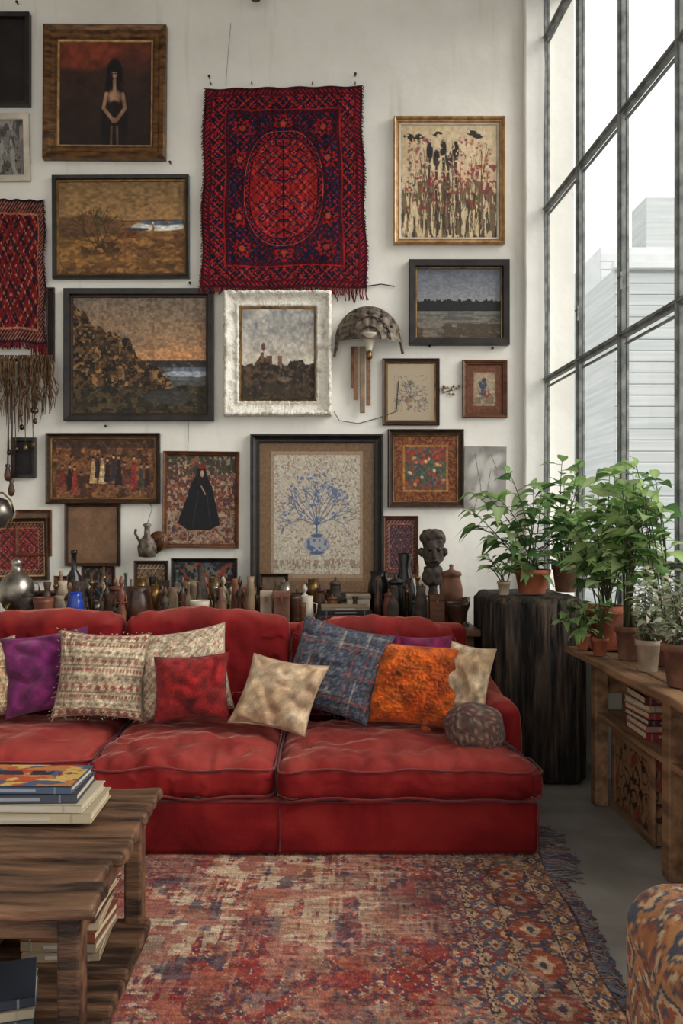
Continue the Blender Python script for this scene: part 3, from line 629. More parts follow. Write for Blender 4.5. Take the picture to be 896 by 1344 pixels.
for x in (276,330,410,466):
    p=Pt(x,112,DW-.03); b.tube([p+Vector((0,.028,.02)),p+Vector((0,-.01,.02))],.005,'iron')
b.obj('hanging_persian_rug')
b=textile([(-30,260),(58,262),(60,452),(-30,448)],art_pattern(52,180,260,((104,28,30),(38,26,38),(156,96,72))),seed=4); b.obj('hanging_tribal_rug')
# ---------------------------------------------------------------- wall sconce
b=MB(); c=Pt(483,452,DW-.01); R=.215
V=[];Fc=[];na,nr=28,8
for i in range(na+1):
    a=math.pi*i/na
    for j in range(nr+1):
        r=R*(j/nr)*(1+.03*math.cos(a*14)*(j/nr)); V.append((c.x+r*math.cos(a),c.y-.02-.15*math.sin(math.acos(min(1,j/nr*.98)))*1.0-.008*math.cos(a*14)*(j/nr),c.z+r*math.sin(a)*1.1))
for i in range(na):
    for j in range(nr): k=i*(nr+1)+j; Fc.append((k,k+1,k+nr+2,k+nr+1))
b.add(V,Fc,'mask')
rim=[(c.x+R*1.02*math.cos(math.pi*i/30),c.y-.03,c.z+R*1.13*math.sin(math.pi*i/30)) for i in range(31)]
b.tube(rim,.010,'mask',8)
for q in (.35,.65): b.tube([(c.x+R*q*math.cos(math.pi*i/24),c.y-.03-.15*math.sqrt(1-q*q),c.z+R*q*1.1*math.sin(math.pi*i/24)) for i in range(25)],.005,'stone',6)
for a in (.5,1.05,1.57,2.1,2.65): b.lathe([(0.001,-.016),(.014,0),(.001,.016)],(c.x+R*.8*math.cos(a),c.y-.12,c.z+R*.88*math.sin(a)),'stone',10)
for a,l in ((.12,.07),(3.0,.09),(2.8,.05)): b.tube([(c.x+R*math.cos(a),c.y-.03,c.z+R*math.sin(a)),(c.x+R*1.08*math.cos(a),c.y-.04,c.z-l)],.01,'mask',6)
b.lathe([(.018,-.1),(.02,-.09),(.03,-.05),(.065,.0),(.068,.012),(.06,.01),(.02,-.05)],(c.x,c.y-.12,c.z+.03),'cream_cer',24)
b.lathe([(.004,.0),(.02,.01),(.02,.05),(.004,.06)],(c.x,c.y-.12,c.z-.13),'brass',14)
b.tube([(c.x,c.y-.12,c.z+.01),(c.x,c.y-.04,c.z+.04),(c.x,c.y+.009,c.z+.05)],.008,'brass',8)
for dx,w,l,cm in ((-.085,.03,.36,'burlap'),(-.04,.035,.45,'tan_cer'),(.0,.03,.4,'burlap'),(-.11,.02,.28,'terra2')):
    b.box((c.x+dx,c.y-.03,c.z-.02-l/2),(w,.012,l),cm,.004)
b.obj('wall_sconce')
b=MB()
pts=[Pt(x,y,DW-.012) for x,y in ((438,540),(445,552),(470,556),(498,548),(520,540),(523,500))]; b.tube(pts,.0025,'black',5)
pts=[Pt(x,y,DW-.012) for x,y in ((247,552),(247,575),(246,596))]; b.tube(pts,.002,'black',5)
pts=[Pt(x,y,DW-.012) for x,y in ((303,30),(300,60),(296,112))]; b.tube(pts,.0015,'iron',5)
pts=[Pt(x,y,DW-.012) for x,y in ((480,376),(500,373),(518,376))]; b.tube(pts,.004,'black',5)
b.obj('electric_cable')
b=MB()
for x,y in ((275,103),(466,100),(224,215),(563,455),(140,560),(250,373),(690,300),(645,458),(24,6)):
    p=Pt(x,y,DW); b.tube([p+Vector((0,-.001,0)),p+Vector((0,-.03,.004))],[.005,.005],'black',8); b.lathe([(.009,0),(.009,.004)],p+Vector((0,-.03,0)),'black',10,xf=Euler((math.pi/2,0,0)).to_matrix().to_4x4())
b.obj('picture_nails')
b=MB()
for k in range(12):
    p=Pt(592+random.uniform(-11,11),512+random.uniform(-6,6),DW-.012); b.lathe([(.001,-.012),(.012,0),(.001,.012)],p,'tan_cer' if k%3 else 'cream_cer',8)
b.tube([Pt(580,516,DW-.01),Pt(592,512,DW-.01),Pt(603,508,DW-.01)],.003,'string',5); b.obj('dried_flower_sprig')
b=MB(); p=Pt(337,4,DW-.03); b.tube([p+Vector((0,.029,.05)),p+Vector((0,-.1,.03)),p+Vector((0,-.1,0))],.012,'black',8); b.lathe([(.03,-.03),(.045,-.01),(.04,.03),(.01,.05)],p+Vector((0,-.1,-.01)),'black',16); b.obj('wall_spotlight')
b=MB(); rs=random.Random(3)
b.tube([Pt(-40,470,DW-.06),Pt(20,473,DW-.06),Pt(66,470,DW-.06)],.009,'wood_md',8)
b.tube([Pt(66,470,DW-.06),Pt(66,470,DW-.002)],.005,'iron',6)
cl=[(-25,60),(-12,85),(0,50),(12,95),(24,60),(33,100),(44,88),(54,60),(64,78)]
for k in range(190):
    x,L=cl[rs.randrange(len(cl))]; x+=rs.gauss(0,3.0); L*=rs.uniform(.55,1); sw=rs.gauss(0,6); d=DW-.06-rs.uniform(0,.04)
    b.tube([Pt(x,466,d),Pt(x+sw*.5,470+L*.2,d-.02),Pt(x+sw*.3,470+L*.45,d-.01),Pt(x+sw*1.2,468+L*.75,d-.01),Pt(x+sw*rs.uniform(.4,1.6),468+L,d)],[.003,.0045,.003,.0035,.0015],'string',5)
for k in range(9):
    x=rs.uniform(5,45); L=rs.uniform(60,120); b.tube([Pt(x,475,DW-.08),Pt(x+3,475+L,DW-.08)],.003,'string',5); b.lathe([(.001,-.02),(.016,-.01),(.014,.012),(.001,.025)],Pt(x+3,475+L,DW-.08),rs.choice(['brass','brown_cer','blackcer']),10)
b.obj('twine_wall_hanging')
b=MB(); 
for x,y0,y1 in ((15,478,640),(10,500,620)):
    b.tube([Pt(x,y0,DW-.09),Pt(x+1,(y0+y1)/2,DW-.09),Pt(x,y1,DW-.09)],.005,'wood_dk',6)
    b.lathe([(.001,-.06),(.018,-.05),(.024,-.02),(.012,.03),(.018,.05),(.001,.06)],Pt(x,y1,DW-.09),'brown_cer',14)
b.obj('hanging_bead_strand')
b=MB(); c=Pt(193,714,DW-.1)
b.lathe([(.02,-.09),(.055,-.085),(.065,-.02),(.045,.03),(.02,.06),(.018,.11),(.03,.13),(.008,.14)],c,'mask',20)
b.tube([c+Vector((.05,0,.02)),c+Vector((.11,0,.05)),c+Vector((.12,0,-.02)),c+Vector((.06,0,-.06))],.008,'brass',8)
b.tube([c+Vector((-.04,0,0)),c+Vector((-.08,0,.07)),c+Vector((-.075,0,.1))],.009,'mask',8)
b.tube([c+Vector((.0,0,.13)),c+Vector((.03,.02,.24)),c+Vector((0,.095,.27))],.003,'iron',6)
b.lathe([(.065,0),(.067,.01),(.0,.02)],c+Vector((.07,.04,.02)),'wood_md',24,xf=Euler((math.pi/2,0,0)).to_matrix().to_4x4())
b.obj('hanging_metal_jug')
# ---------------------------------------------------------------- SIDEBOARD
b=MB(); yf=4.66; yb=5.68; xl,xr=-2.6,.875
b.box(((xl+xr)/2,(yf+yb)/2,SB-.02),(xr-xl,yb-yf,.04),'side_wood',.008)
b.box(((xl+xr)/2,(yf+yb)/2+.02,.40),(xr-xl-.06,yb-yf-.06,.68),'side_wood',.006)
for i in range(5):
    x=xl+.1+(xr-xl-.2)*(i+.5)/5; b.box((x,yf+.035,.42),(.6,.02,.56),'wood_dk',.01); b.lathe([(.012,0),(.02,.01),(.012,.03)],(x+.22,yf+.02,.45),'brass',12,xf=Euler((math.pi/2,0,0)).to_matrix().to_4x4())
for x in (xl+.08,xr-.08):
    for y in (yf+.08,yb-.08): b.box((x,y,.03),(.07,.07,.062),'wood_dk',.006)
b.obj('sideboard')
def px2(px,d): return (px-CX)/F*d
P_BOT=[(.5,0),(.52,.03),(.52,.5),(.42,.62),(.17,.72),(.15,.93),(.2,.95),(.2,1)]
P_VASE=[(.3,0),(.34,.02),(.5,.3),(.5,.45),(.3,.72),(.24,.82),(.34,.98),(.32,1),(.2,.85)]
P_POT=[(.3,0),(.44,.1),(.5,.4),(.46,.75),(.36,.88),(.42,1),(.36,.98),(.3,.85)]
P_JAR=[(.4,0),(.48,.06),(.5,.6),(.4,.78),(.4,.82),(.46,.83),(.44,.88),(.1,.93),(.08,.96),(.1,1),(.02,1.02)]
P_BOWL=[(.2,0),(.2,.08),(.38,.3),(.5,.85),(.5,1),(.46,.96),(.34,.4),(.05,.2)]
P_CAND=[(.5,0),(.48,.06),(.16,.14),(.1,.25),(.18,.34),(.09,.42),(.08,.6),(.17,.66),(.1,.72),(.28,.78),(.28,.82),(.14,.83),(.13,1.0)]
P_GOB=[(.4,0),(.38,.04),(.1,.1),(.08,.4),(.2,.5),(.45,.7),(.48,1),(.44,.99),(.36,.7),(.05,.55)]
P_FIG=[(.5,0),(.5,.05),(.36,.1),(.4,.3),(.22,.5),(.36,.62),(.34,.7),(.12,.77),(.1,.8),(.22,.86),(.22,.92),(.12,.99),(.02,1.02)]
P_BELL=[(.5,0),(.46,.05),(.34,.2),(.3,.45),(.2,.6),(.05,.64),(.05,.8),(.1,.86),(.08,.97),(.02,1)]
placed=[]
def free(x,d,r): return all((x-a)**2+(d-bb)**2>(r+c+.003)**2 for a,bb,c in placed)
for rx,rd,rr in ((px2(452,4.84),4.84,.12),(px2(452,4.84)-.12,4.84,.1),(px2(452,4.84)+.12,4.84,.1),(px2(471,4.98),5.12,.10),(px2(360,5.18),5.18,.13),(px2(64,5.3),5.36,.15),(px2(20,5.05),5.05,.14),(px2(-2,5.2),5.2,.1),(px2(568,5.05),5.05,.08)): placed.append((rx,rd,rr))
for a0,a1,dd in ((70,92,5.48),(106,152,5.43),(175,222,5.43),(338,380,5.33)):
    for px in range(a0,a1,8): placed.append((px2(px,dd),dd,.03))
def item(name,px,topy,wpx,prof,mat,d=5.0,base=SB,n=20,handle=False):
    ok=False
    for k in range(24):
        dd=d+(.03*((k+1)//2))*(1 if k%2 else -1)
        if not 4.72<dd<5.55: continue
        x=px2(px,dd); w=wpx/F*dd
        if x+w*.6>.86: continue
        if free(x,dd,w*.52+(w*.28 if handle else 0)): ok=True; break
    if not ok: return
    d=dd; placed.append((x,d,w*.52))
    z=H0-(topy-CY)/F*d; h=max(z-base,.05)
    b=MB()
    if prof=='box':
        b.box((x,d,base+h*.42),(w*.9,w*.7,h*.84),mat,.003); b.box((x,d,base+h*.9),(w*.96,w*.76,h*.18),mat,.004); b.box((x,d-w*.37,base+h*.78),(w*.14,.006,h*.14),'brass',.001)
        return b.obj(name)
    b.lathe([(r*w,zz*h) for r,zz in prof],(x,d,base+.0005),mat,n)
    if handle: b.tube([(x+w*.4,d,base+h*.75),(x+w*.75,d,base+h*.7),(x+w*.7,d,base+h*.35),(x+w*.45,d,base+h*.25)],w*.05,mat,8)
    if prof is P_FIG:
        for s in (-1,1): b.tube([(x+s*w*.3,d,base+h*.68),(x+s*w*.46,d-w*.1,base+h*.52),(x+s*w*.2,d-w*.4,base+h*.5)],w*.07,mat,6)
        b.lathe([(.001,-.05*h),(.09*w,0),(.001,.05*h)],(x,d-w*.2,base+h*.89),mat,8)
    return b.obj(name)
L=[('glass_bottle',97,722,22,P_BOT,'blackcer',5.2),('blue_glass_jar',99,777,22,P_POT,'blue_gl',4.80),('ceramic_jug',153,765,24,P_JAR,'rust_cer',5.0),
('round_clay_pot',181,770,40,P_POT,'brown_cer',4.84),('brass_candlestick',120,752,13,P_CAND,'brass',5.1),('brass_candlestick',136,744,13,P_CAND,'brass',5.2),
('glass_bottle',232,748,13,P_BOT,'green_gl',5.05),('glass_bottle',247,764,13,P_BOT,'tan_cer',4.92),('ceramic_vase',264,742,17,P_VASE,'stone',5.1),('brass_goblet',281,757,15,P_GOB,'brass',4.95),('glass_bottle',292,760,11,P_BOT,'tan_cer',5.08),
('ceramic_jar',213,770,16,P_JAR,'terra2',4.9),('ceramic_jar',315,770,16,P_JAR,'rust_cer',5.0),('ceramic_bowl',262,788,26,P_BOWL,'cream_cer',4.78),('brass_goblet',331,770,12,P_GOB,'brass',4.9),('ceramic_vase',352,774,15,P_VASE,'stone',4.92),
('coffee_cup',385,780,18,P_BOWL,'brown_cer',4.9),('white_mug',403,782,17,[(.42,0),(.46,.04),(.46,1),(.42,1),(.4,.1)],'cream_cer',4.82),('ceramic_jar',420,768,13,P_JAR,'brown_cer',5.05),
('ceramic_jar',440,758,17,P_JAR,'stone',5.2),('black_vase',497,750,30,P_POT,'blackcer',4.95),('black_vase',531,726,28,P_VASE,'blackcer',5.2),('black_teapot',519,754,24,P_JAR,'blackcer',4.9),('brass_candlestick',548,742,13,P_CAND,'brass',4.9),
('lidded_urn',592,742,30,P_JAR,'terra2',5.1),('ceramic_bowl',600,790,30,P_BOWL,'brown_cer',4.82),('ceramic_bowl',617,797,18,P_BOWL,'tan_cer',4.76),('clay_cup',583,784,18,P_POT,'terra2',4.82),
('ceramic_jar',36,774,18,P_JAR,'stone',4.82),('ceramic_vase',62,764,15,P_VASE,'brown_cer',5.0),('ceramic_bowl',57,784,26,P_BOWL,'rust_cer',4.84),('clay_cup',78,782,15,P_POT,'potw',4.88),('glass_bottle',80,750,12,P_BOT,'tan_cer',5.15),('glass_bottle',165,752,11,P_BOT,'green_gl',5.2),
('coffee_cup',563,785,17,P_BOWL,'cream_cer',4.82),('brass_goblet',371,768,12,P_GOB,'silver',5.0),('ceramic_vase',200,757,15,P_VASE,'blackcer',5.2),('glass_bottle',609,768,12,P_BOT,'brown_cer',5.15),('ceramic_jar',510,774,14,P_JAR,'rust_cer',4.8)]
for t in L: item(*t[:6],d=t[6],handle=t[0] in('ceramic_jug','white_mug','black_teapot'))
rs=random.Random(77)
kinds=[('carved_figurine',P_FIG),('carved_figurine',P_FIG),('glass_bottle',P_BOT),('ceramic_vase',P_VASE),('clay_cup',P_POT),('spice_jar',P_JAR),('brass_candlestick',P_CAND),('brass_goblet',P_GOB),('ceramic_bowl',P_BOWL),('hand_bell',P_BELL),('keepsake_box','box'),('keepsake_box','box')]
for k in range(190):
    nm,pr=kinds[rs.randrange(len(kinds))]; px=rs.uniform(66,645)
    mt=rs.choice(['brass','silver']) if ('brass' in nm or 'bell' in nm) else rs.choice(['brown_cer','brown_cer','rust_cer','tan_cer','stone','stone','cream_cer','potw','terra2','green_gl','blackcer','wood_md','wood_dk'])
    item(nm,px,rs.uniform(756,792),rs.uniform(8,16)*(1.4 if pr=='box' else 1),pr,mt,d=rs.uniform(4.75,5.3),n=14)
b=MB(); x=px2(22,5.05); K=.86; b.lathe([(r*K,z*K) for r,z in [(.07,0),(.07,.02),(.03,.04),(.03,.08),(.09,.1),(.115,.16),(.12,.24),(.1,.3),(.06,.34),(.035,.36),(.03,.4),(.045,.42),(.01,.45)]],(x,5.05,SB+.0005),'silver',28)
for s in (-1,1): b.tube([(x+s*.094,5.05,SB+.155),(x+s*.135,5.05,SB+.17),(x+s*.135,5.05,SB+.23),(x+s*.094,5.05,SB+.24)],.006,'silver',8)
b.tube([(x,4.95,SB+.12),(x,4.90,SB+.11),(x,4.89,SB+.085)],.009,'brass',8)
b.obj('silver_samovar')
b=MB(); x=px2(-2,5.2); b.tube([(x,5.2,SB),(x,5.2,SB+.62)],.01,'silver',8); b.lathe([(.08,0),(.08,.015),(.01,.03)],(x,5.2,SB+.0005),'silver'); 
b.lathe([(.001,-.10),(.055,-.08),(.09,0),(.055,.08),(.001,.10)],(x,5.2,SB+.66),'silver',24); b.tube([(x+.1*math.cos(a/10*6.283),5.19,SB+.66+.13*math.sin(a/10*6.283)) for a in range(11)],.006,'brass'); b.obj('silver_globe_ornament')
b=MB(); x=px2(568,5.05)
def statd(V):
    V=V.copy(); V+=np.stack([nz(V,22,1),nz(V,22,5),nz(V,22,9)],-1)*.014; return V
b.lathe([(.06,0),(.065,.02),(.05,.03),(.045,.09),(.06,.1),(.035,.12),(.026,.2),(.03,.28),(.05,.3)],(x,5.05,SB+.0005),'stone',20)
V,Q=rbox((.13,.12,.2),.058,8,5); V[:,0]*=1-.9*np.clip(-V[:,2],0,.1)*3; b.add(statd(V),Q,'stone',None,Matrix.Translation((x,5.05,SB+.42)))
V,Q=rbox((.15,.13,.1),.048,8,4); b.add(statd(V),Q,'stone',None,Matrix.Translation((x,5.06,SB+.51)))
for s in (-1,1):
    b.lathe([(.001,-.016),(.016,0),(.001,.016)],(x+s*.028,4.99,SB+.44),'blackcer',10); b.lathe([(.001,-.03),(.02,-.01),(.018,.02),(.001,.03)],(x+s*.07,5.05,SB+.42),'stone',10)
V,Q=rbox((.028,.04,.06),.012,3,2); b.add(V,Q,'stone',None,Matrix.Translation((x,4.99,SB+.41)))
V,Q=rbox((.05,.02,.014),.006,3,2); b.add(V,Q,'blackcer',None,Matrix.Translation((x,4.995,SB+.365)))
V,Q=rbox((.13,.1,.14),.05,6,4); b.add(statd(V),Q,'stone',None,Matrix.Translation((x,5.05,SB+.28)))
b.obj('carved_stone_bust')
def book(b,c,l,w,t,rz,col,pm_='pages'):
    X=Matrix.Translation(Vector(c))@Euler((0,0,rz)).to_matrix().to_4x4(); cc=lin(col)
    def bx(cc_,s,mat,bev=.0015,cl=None):
        V,Q=rbox(s,min(bev,min(s)*.45)); b.add(V,Q,mat,cl,X@Matrix.Translation(cc_),False)
    bx((0,.0,t-.002),(l,w,.004),'cover',cl=cc); bx((0,0,.002),(l,w,.004),'cover',cl=cc); bx((0,-w/2+.002,t/2),(l,.004,t),'cover',cl=cc)
    bx((0,.004,t/2),(l-.012,w-.014,t-.006),pm_)
    for q in (-.36,.36): bx((l*q,-w/2-.0004,t/2),(.006,.001,t*.9),'cover',.0002,cl=cc*.4+.12)
    bx((0,-w/2-.0004,t/2),(l*.4,.001,t*.35),'cover',.0002,cl=cc*.5+.2)
b=MB(); z=SB; rs=random.Random(5)
for t,col,l in ((.025,(30,28,34),.34),(.03,(44,38,36),.32),(.02,(80,40,34),.3),(.022,(26,30,40),.3),(.02,(120,104,84),.27)):
    book(b,(px2(452,4.84),4.84,z),l,.2,t,rs.uniform(-.05,.05),col); z+=t+.0005
b.obj('sideboard_books')
b=MB(); x=px2(471,4.98); 
b.box((x,5.12,SB+.07),(.14,.12,.14),'cream_cer',.006); b.box((x,5.12,SB+.15),(.15,.13,.025),'potw',.005); b.obj('trinket_box')
b=MB(); x=px2(360,5.18); b.box((x,5.18,SB+.06),(.22,.12,.12),'wood_dk',.006); b.box((x,5.18,SB+.13),(.235,.135,.03),'wood_md',.008); b.box((x,5.115,SB+.1),(.03,.01,.03),'brass',.002); b.obj('wooden_trinket_box')
b=MB(); x=px2(64,5.3); b.box((x,5.36,SB+.07),(.26,.12,.14),'wood_md',.006); b.box((x,5.36,SB+.15),(.28,.14,.02),'wood_dk',.005); b.obj('wooden_trinket_box')
# ---------------------------------------------------------------- SOFA
sofa=bpy.data.objects.new('red_velvet_sofa',None); bpy.context.scene.collection.objects.link(sofa)
def softbox(c,size,r,puff,seed,name,wr=.008,n=30,rot=None,pipe=True,sag=0,gath=0):
    b=MB()
    h=np.array(size)/2
    def df(V):
        V=V.copy(); P=V.copy(); u=V[:,0]/h[0]; v=V[:,1]/h[1]; w=V[:,2]/h[2]
        k=np.clip(1-u**4,0,1)*np.clip(1-v**4,0,1)
        V[:,2]+=puff*k*np.sign(w)*(abs(w)>.5)*np.where(w>0,1,.1)
        kk=np.clip(1-u**4,0,1)*np.clip(1-w**2,0,1); V[:,1]+=np.sign(v)*puff*.45*kk*(abs(v)>.7)
        kk=np.clip(1-v**4,0,1)*np.clip(1-w**2,0,1); V[:,0]+=np.sign(u)*puff*.2*kk*(abs(u)>.7)
        d=nz(P*np.array([1,1,.6]),5,seed)*wr*1.6+nz(P,13,seed+3)*wr*.8
        rd=np.clip(1-abs(nz(P*np.array([2.2,.8,1]),6,seed+8))*4,0,1)*np.clip(abs(u)**2+abs(v)**2,0,1)
        V[:,2]+=(d-rd*wr*1.1)*(w>-.5)
        V[:,1]+=d*.6+np.sign(v)*(abs(v)>.6)*rd*wr*.6
        if gath: V[:,1]+=gath*np.sin(P[:,0]*60+nz(P,4,seed)*8)*np.clip(abs(w)-.3,0,1)*np.sign(v)*(abs(v)>.6); V[:,2]+=gath*.8*np.sin(P[:,0]*48+nz(P,4,seed+2)*8)*np.clip(abs(v)-.55,0,1)*2*(w>.4)
        if sag: V[:,2]-=sag*(u**2)*(w>0)*.6+sag*(.5+.5*nz(P,3,seed))*(w>.3)
        return V
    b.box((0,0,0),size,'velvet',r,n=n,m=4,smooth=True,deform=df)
    if pipe:
        for zz in (h[2]-r*.35,-h[2]+r*.35):
            pts=[]; q=.05; xx,yy=h[0]-.001,h[1]-.001
            for cx,cy,a0 in ((xx-q,yy-q,0),(-xx+q,yy-q,90),(-xx+q,-yy+q,180),(xx-q,-yy+q,270)):
                for a in range(0,91,30): pts.append((cx+q*math.cos(math.radians(a0+a)),cy+q*math.sin(math.radians(a0+a))))
            pts.append(pts[0]); P=[]
            for a,c2 in zip(pts[:-1],pts[1:]):
                for t in np.linspace(0,1,14,endpoint=False): P.append((a[0]*(1-t)+c2[0]*t,a[1]*(1-t)+c2[1]*t,zz))
            P.append((pts[-1][0],pts[-1][1],zz)); P=np.array(P); u=P[:,0]/h[0]; v=P[:,1]/h[1]
            P[:,1]+=np.sign(v)*puff*.4*np.clip(1-u**4,0,1)*(abs(v)>.7); 
            P[:,2]+=nz(P*np.array([1,1,.6]),5,seed)*wr*1.6
            b.tube(P.tolist(),.005,'piping',6)
    X=Matrix.Translation(Vector(c))
    if rot: X=X@Euler(rot).to_matrix().to_4x4()
    A=np.array(X)
    b.V=[v@A[:3,:3].T+A[:3,3] for v in b.V]
    return b.obj(name,sofa)
b=MB()
def bd(V):
    V=V.copy(); V[:,1]+=nz(V,4,3)*.006; return V
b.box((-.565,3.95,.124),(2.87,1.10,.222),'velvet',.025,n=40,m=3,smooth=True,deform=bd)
for x in (.868,-.18): b.tube([(x,3.397,.03),(x,3.397,.22)],.003,'piping',6)
b.tube([(-1.98,3.40,.230),(.86,3.40,.230)],.005,'piping',6); b.obj('base',sofa)
softbox((.335,3.80,.305),(1.05,.86,.155),.06,.032,11,'seat_cushion_1',n=50,gath=.009,wr=.012)
softbox((.775,3.52,.30),(.24,.26,.14),.06,.01,17,'seat_cushion_return',n=12)
softbox((-.585,3.84,.305),(.77,.88,.155),.06,.036,23,'seat_cushion_2',n=46,gath=.011,wr=.014)
softbox((-1.38,3.93,.305),(.80,.82,.155),.06,.034,35,'seat_cushion_3',gath=.006,wr=.012)
softbox((.25,4.235,.64),(.82,.22,.46),.07,.03,41,'back_cushion_1',rot=(-.14,0,.02),pipe=False,sag=.024,wr=.018,n=36)
softbox((-.585,4.235,.655),(.82,.22,.5),.065,.03,47,'back_cushion_2',rot=(-.12,0,0),pipe=False,sag=.016,wr=.016,n=36)
softbox((-1.41,4.235,.655),(.82,.22,.5),.065,.03,53,'back_cushion_3',rot=(-.12,0,0),pipe=False,sag=.02,wr=.016,n=36)
b=MB(); b.box((-.6,4.44,.43),(2.7,.14,.81),'velvet',.05,n=20,m=3,smooth=True,deform=bd); 
b.obj('back_frame',sofa)
def armd(V):
    V=V.copy(); yy=V[:,1]; top=V[:,2]>0
    V[:,2]+=np.where(top,.10*np.clip((yy-.1)/.35,0,1)**1.5,0)
    V[:,0]+=np.where(top,.02,0)*np.clip(-yy,0,1)+nz(V,5,2)*.014; V[:,2]+=np.where(top,nz(V,7,6)*.014,0); return V
b=MB(); b.box((.79,4.09,.325),(.165,.83,.49),'velvet',.07,n=18,m=4,smooth=True,deform=armd)
b.obj('arm_right',sofa)
b=MB(); b.box((-1.9,4.09,.33),(.2,.83,.49),'velvet',.08,n=18,m=4,smooth=True,deform=armd); b.obj('arm_left',sofa)
# ---------------------------------------------------------------- PILLOWS
def sample(art,u,v):
    H,W=art.shape[:2]; i=np.clip((v*(H-1)).astype(int),0,H-1); j=np.clip((u*(W-1)).astype(int),0,W-1); return art[i,j]
def pillow(name,px,py,d,wpx,hpx,t,roll,pitch,yaw,art,mat='fabric',pinch=.09,seed=0,n=64,fringe=None,wr=.012,tuft=0,shear=0):
    w=wpx/F*d;h=hpx/F*d; b=MB()
    g=np.linspace(-1,1,n); g=np.sign(g)*(1-(1-abs(g))**1.35); U,Vv=np.meshgrid(g,g)
    for sg in (-1,1):
        X=w/2*U*(1-pinch*(1-Vv**2)*abs(U)**2)+shear*h/2*Vv; Z=h/2*Vv*(1-pinch*(1-U**2)*abs(Vv)**2)
        T=t/2*(np.clip(1-U**2,0,1)*np.clip(1-Vv**2,0,1))**.45
        P=np.stack([X,sg*T,Z],-1).reshape(-1,3)
        k=(T/(t/2)).reshape(-1)
        nn=nz(P,6,seed)*wr*1.5+nz(P*np.array([1,1,1.]),16,seed+2)*wr*.55
        rad=np.clip(1-abs(nz(P*np.array([1.3,1,1.3]),5,seed+7))*5,0,1); nn-=rad*wr*1.2
        P[:,1]+=sg*nn*np.clip(k*2,0,1)
        if tuft:
            P[:,1]+=sg*k*(abs(nz(P,55,seed))*tuft)
        i=np.arange(n*n).reshape(n,n); Q=np.stack([i[:-1,:-1],i[:-1,1:],i[1:,1:],i[1:,:-1]],-1).reshape(-1,4)
        if sg>0: Q=Q[:,::-1]
        b.add(P,Q,mat,sample(art,(U.reshape(-1)+1)/2,1-(Vv.reshape(-1)+1)/2))
    pts=[]
    e=np.linspace(-1,1,16)
    for u,v in [(x,-1) for x in e]+[(1,x) for x in e[1:]]+[(x,1) for x in e[::-1][1:]]+[(-1,x) for x in e[::-1][1:]]:
        pts.append((w/2*u*(1-pinch*(1-v*v)*abs(u)**2)+shear*h/2*v,0,h/2*v*(1-pinch*(1-u*u)*abs(v)**2)))
    cc=art.mean(axis=(0,1))*.8
    b.tube(pts,.004,mat,5,cc)
    if fringe is not None:
        rs=random.Random(seed)
        for p in pts:
            for q in range(3):
                o=Vector(p)+Vector((rs.uniform(-.015,.015),rs.uniform(-.005,.005),rs.uniform(-.015,.015))); dr=Vector(p).normalized()
                b.tube([o,o+dr*rs.uniform(.004,.012)+Vector((rs.uniform(-.006,.006),0,0))],.002,mat,4,lin(fringe))
    c=Pt(px,py,d)
    X=Matrix.Translation(c)@Euler((0,0,math.radians(yaw))).to_matrix().to_4x4()@Euler((math.radians(pitch),0,0)).to_matrix().to_4x4()@Euler((0,math.radians(roll),0)).to_matrix().to_4x4()
    A=np.array(X); b.V=[v@A[:3,:3].T+A[:3,3] for v in b.V]
    return b.obj(name)
def a_plain(col,seed,amp=.25,c2=None):
    c=Cv(90,90,col,seed)
    if c2: c.m((c.nz(4,4,3)-.4)*2.5,c2)
    c.tex(amp,10,10).grain(.08); return c.out(1)
def a_knit(seed,a=(186,168,140),r=(132,68,60)):
    c=Cv(180,180,a,seed); v=c.V+.012*(c.nz(4,4,2,5)-.5); row=(v*10)%1; ri=(v*10).astype(int)
    dia=abs(((c.U*11+.5*(ri%2))%1)-.5)+abs(row-.5)
    c.m(((ri%3==0)&(dia<.42))*.9,r); c.m(((ri%3==1)&(abs(row-.5)<.2)&((c.U*26)%1<.6))*.9,r); c.m(((ri%3==2)&(dia<.3))*.8,(116,104,90)); c.m(((ri%3==2)&(dia<.12))*.9,r)
    c.m((abs(row-.02)<.07)*1.,(116,102,84)); c.m(((((c.V*44)%1)<.35))*.35,(104,88,70)); c.m((((c.U*52)%1)<.3)*.25,(110,94,76)); c.tex(.2,30,30).grain(.18); return c.out(1)
def a_dam(seed):
    c=Cv(180,180,(186,172,146),seed); x=abs(((c.U*2)%1)-.5);y=abs(((c.V*2)%1)-.5); f=orn(x,y,22,.6); g=orn(x,y,40,1); c.m((f>.4)*.75,(156,104,90)); c.m((g>1.0)*.8,(202,190,164)); c.m((g<-1.1)*.6,(138,104,86)); c.m(((((c.V*44)%1)<.3))*.25,(120,104,84)); c.tex(.15,20,20).grain(.2); return c.out(1)
def a_plaid():
    c=Cv(180,180,(58,64,78),63); u=c.U*7+.15*(c.nz(4,4,2,5)-.5);v=c.V*7+.15*(c.nz(4,4,2,6)-.5)
    c.m(((u%1)<.3)*.45,(100,98,102)); c.m(((v%1)<.25)*.5,(34,38,50)); c.m((((u+.4)%1)<.08)*.7,(124,66,60)); c.m((((v+.55)%1)<.07)*.6,(142,130,110)); c.m((((v+.2)%2)<.1)*.75,(128,64,58)); c.m((((u+.7)%2)<.08)*.7,(150,138,116)); c.m((c.nz(40,40,2,9)>.6)*.4,(116,110,106)); c.grain(.3); return c.out(1)
def a_bolster():
    c=Cv(120,120,(82,64,58),64); f=orn(abs((c.U*3)%1-.5),abs((c.V*3)%1-.5),24); c.m((f>.5)*.9,(132,114,96)); c.m((f<-.6)*.8,(100,46,46)); c.grain(.2); return c.out()
